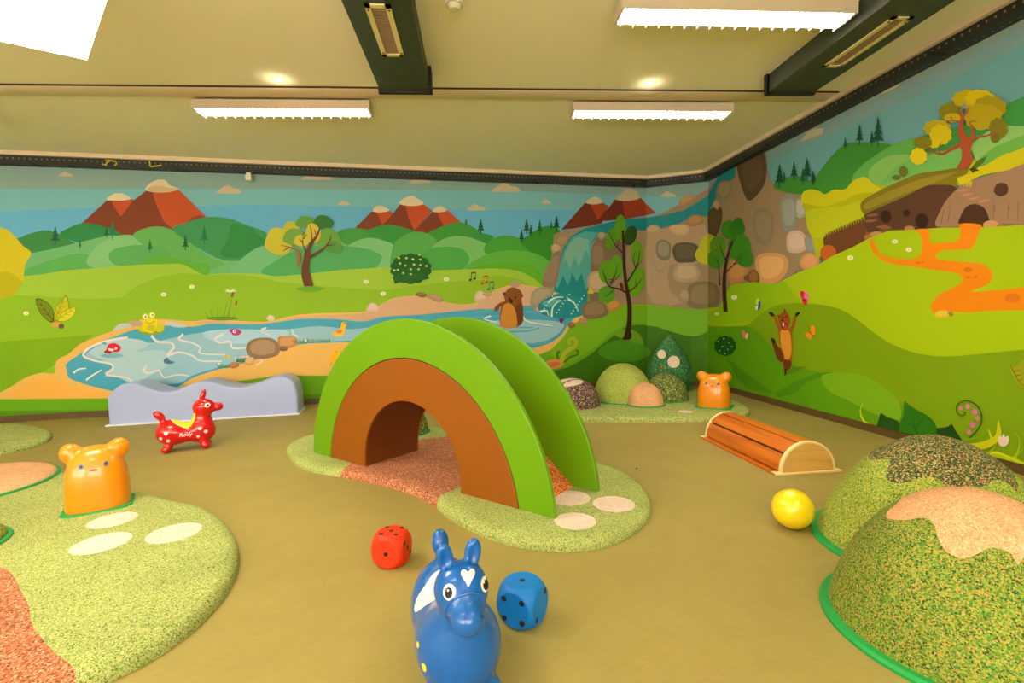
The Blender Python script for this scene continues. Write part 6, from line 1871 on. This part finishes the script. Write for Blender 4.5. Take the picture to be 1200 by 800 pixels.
t = thing('hopping_horse', 'shiny blue hopping horse with white heart on its forehead, facing the camera', 'hopping toy', (hx, hy, 0), hang)
V, Fc = surface_net(fh, (-0.29, -0.15, -0.015), (0.34, 0.15, 0.52), 0.0065)
sad = catmull([(-0.095, 0.34), (-0.088, 0.30), (-0.068, 0.27), (-0.064, 0.239), (-0.056, 0.212), (-0.038, 0.206), (-0.015, 0.221), (0.008, 0.248), (0.030, 0.275), (0.040, 0.31), (0.02, 0.345)], True, 4)
split_parts(V, Fc, [('white_saddle_patch', lambda x, y, z_: point_seg(x, z_, sad), M['print_white'], 'white saddle patch over the back')], ('horse_body', M['blue']), t)
ca = hang
def to_local(p):
    d = np.array([p[0] - hx, p[1] - hy]); return np.array([d[0] * math.cos(ca) + d[1] * math.sin(ca), -d[0] * math.sin(ca) + d[1] * math.cos(ca), p[2]])
def px_decal(name, x, y, poly, mt, lift=0.001, label=None, up=(0, 0, 1), t_=None):
    """lay a printed shape where it shows on the horse"""
    d = ray(x, y) / F_PX
    pw = ORIGIN + d * 0.6
    pl0 = to_local(pw); pl1 = to_local(pw + d)
    return decal(name, fh, pl0, pl1 - pl0, up, poly, mt, t, lift, label, maxd=1.4)
for sy_, (ex, ey) in ((-1, (526.5, 693.5)), (1, (568.5, 684))):
    px_decal('eye', ex, ey, disc(0.0185, sx=0.92 if sy_ < 0 else 0.62, sy=1.12), M['eye_white'], 0.001)
    px_decal('pupil', ex - 0.8 if sy_ < 0 else ex + 1.0, ey + 1.0, disc(0.0125, sx=0.85 if sy_ < 0 else 0.6, sy=1.1), M['eye_black'], 0.002)
    px_decal('eye_glint', ex - 1.6, ey - 2, disc(0.0028), M['eye_white'], 0.003)
heart = [(0, -0.034), (0.010, -0.018), (0.021, -0.001), (0.023, 0.010), (0.018, 0.018), (0.009, 0.018), (0, 0.011), (-0.009, 0.018), (-0.018, 0.018), (-0.023, 0.010), (-0.020, -0.002), (-0.009, -0.018)]
px_decal('white_heart', 548.5, 674, catmull([(a * 0.85, b * 0.85) for a, b in heart], True, 3), M['print_white'], 0.001, 'white heart on the forehead')
# raised noseband
rs = []
side_v = np.array([0, 1.0, 0]); up_v = np.cross(ring_n, side_v); up_v = up_v if up_v[2] > 0 else -up_v
for a in np.linspace(-0.35, math.pi + 0.35, 40):
    dd_ = side_v * math.cos(a) + up_v * math.sin(a)
    q = ring_c + dd_ * 0.12
    for _ in range(60):
        q = q - dd_ * max(min(float(base_h(np.array([q[0]]), np.array([q[1]]), np.array([q[2]]))[0]), 0.02), -0.02) * 0.7
    rs.append(q + dd_ * 0.001)
Vb, Fb = [], []
for i, q in enumerate(rs):
    tg = rs[min(i + 1, len(rs) - 1)] - rs[max(i - 1, 0)]; tg /= np.linalg.norm(tg)
    rad = (q - ring_c) / np.linalg.norm(q - ring_c); bn = np.cross(tg, rad)
    for j in range(10):
        a = 2 * math.pi * j / 10
        Vb.append(tuple(q + (rad * math.cos(a) + bn * math.sin(a)) * 0.0042))
for i in range(len(rs) - 1):
    for j in range(10):
        Fb.append((i * 10 + j, i * 10 + (j + 1) % 10, (i + 1) * 10 + (j + 1) % 10, (i + 1) * 10 + j))
mesh_obj('noseband', Vb, Fb, M['blue'], t, True)
# nostrils
for nx_, ny_ in ((546.5, 725.5), (566, 723)):
    px_decal('nostril', nx_, ny_, [(0.0075 * math.cos(a), 0.006 * math.sin(a)) for a in np.linspace(0, math.pi, 9)] + [(0.004 * math.cos(a), 0.001 + 0.002 * math.sin(a)) for a in np.linspace(math.pi, 0, 7)], M['blue_dark'], 0.0018)
# white saddle patch and yellow dots on the horse's right flank
def px_poly_decal(name, pxs, mt, lift, label=None):
    A_ = catmull(pxs, True, 3); cx_ = sum(p[0] for p in pxs) / len(pxs); cy2 = sum(p[1] for p in pxs) / len(pxs)
    d = ray(cx_, cy2); d = d / np.linalg.norm(d)
    w = d; u_ = np.array([0, 0, 1.0]); v_ = u_ - w * (u_ @ w); v_ /= np.linalg.norm(v_); h_ = np.cross(w, v_)
    pts = []
    for x, y in A_:
        q = ray(x, y); q = q / (q @ w)
        pts.append((float(q @ h_), float(q @ v_)))
    dist = 1.35
    pts = [(a * dist, b * dist) for a, b in pts]
    p0_ = to_local(ORIGIN + w * 0.7); p1_ = to_local(ORIGIN + w * 1.7)
    return decal(name, fh, p0_, p1_ - p0_, (0, 0, 1), pts, mt, t, lift, label, maxd=1.4)
def Z5(*p): return [(470 + x / 4.211, 610 + y / 4.211) for x, y in p]
px_poly_decal('yellow_dot', Z5((78, 592), (85, 592), (90, 610), (88, 630), (80, 632), (75, 612)), M['yellow'], 0.001)
px_poly_decal('yellow_dot', Z5((98, 700), (110, 697), (123, 715), (127, 740), (120, 752), (104, 735)), M['yellow'], 0.001)

# a crumb on the floor
g = G(746, 549)
o = tag(box('debris', (-0.006, -0.004, 0), (0.006, 0.004, 0.004), M['pip']), 'tiny dark crumb lying on the floor right of the centre mat', 'debris')
o.location = (g[0], g[1], 0)
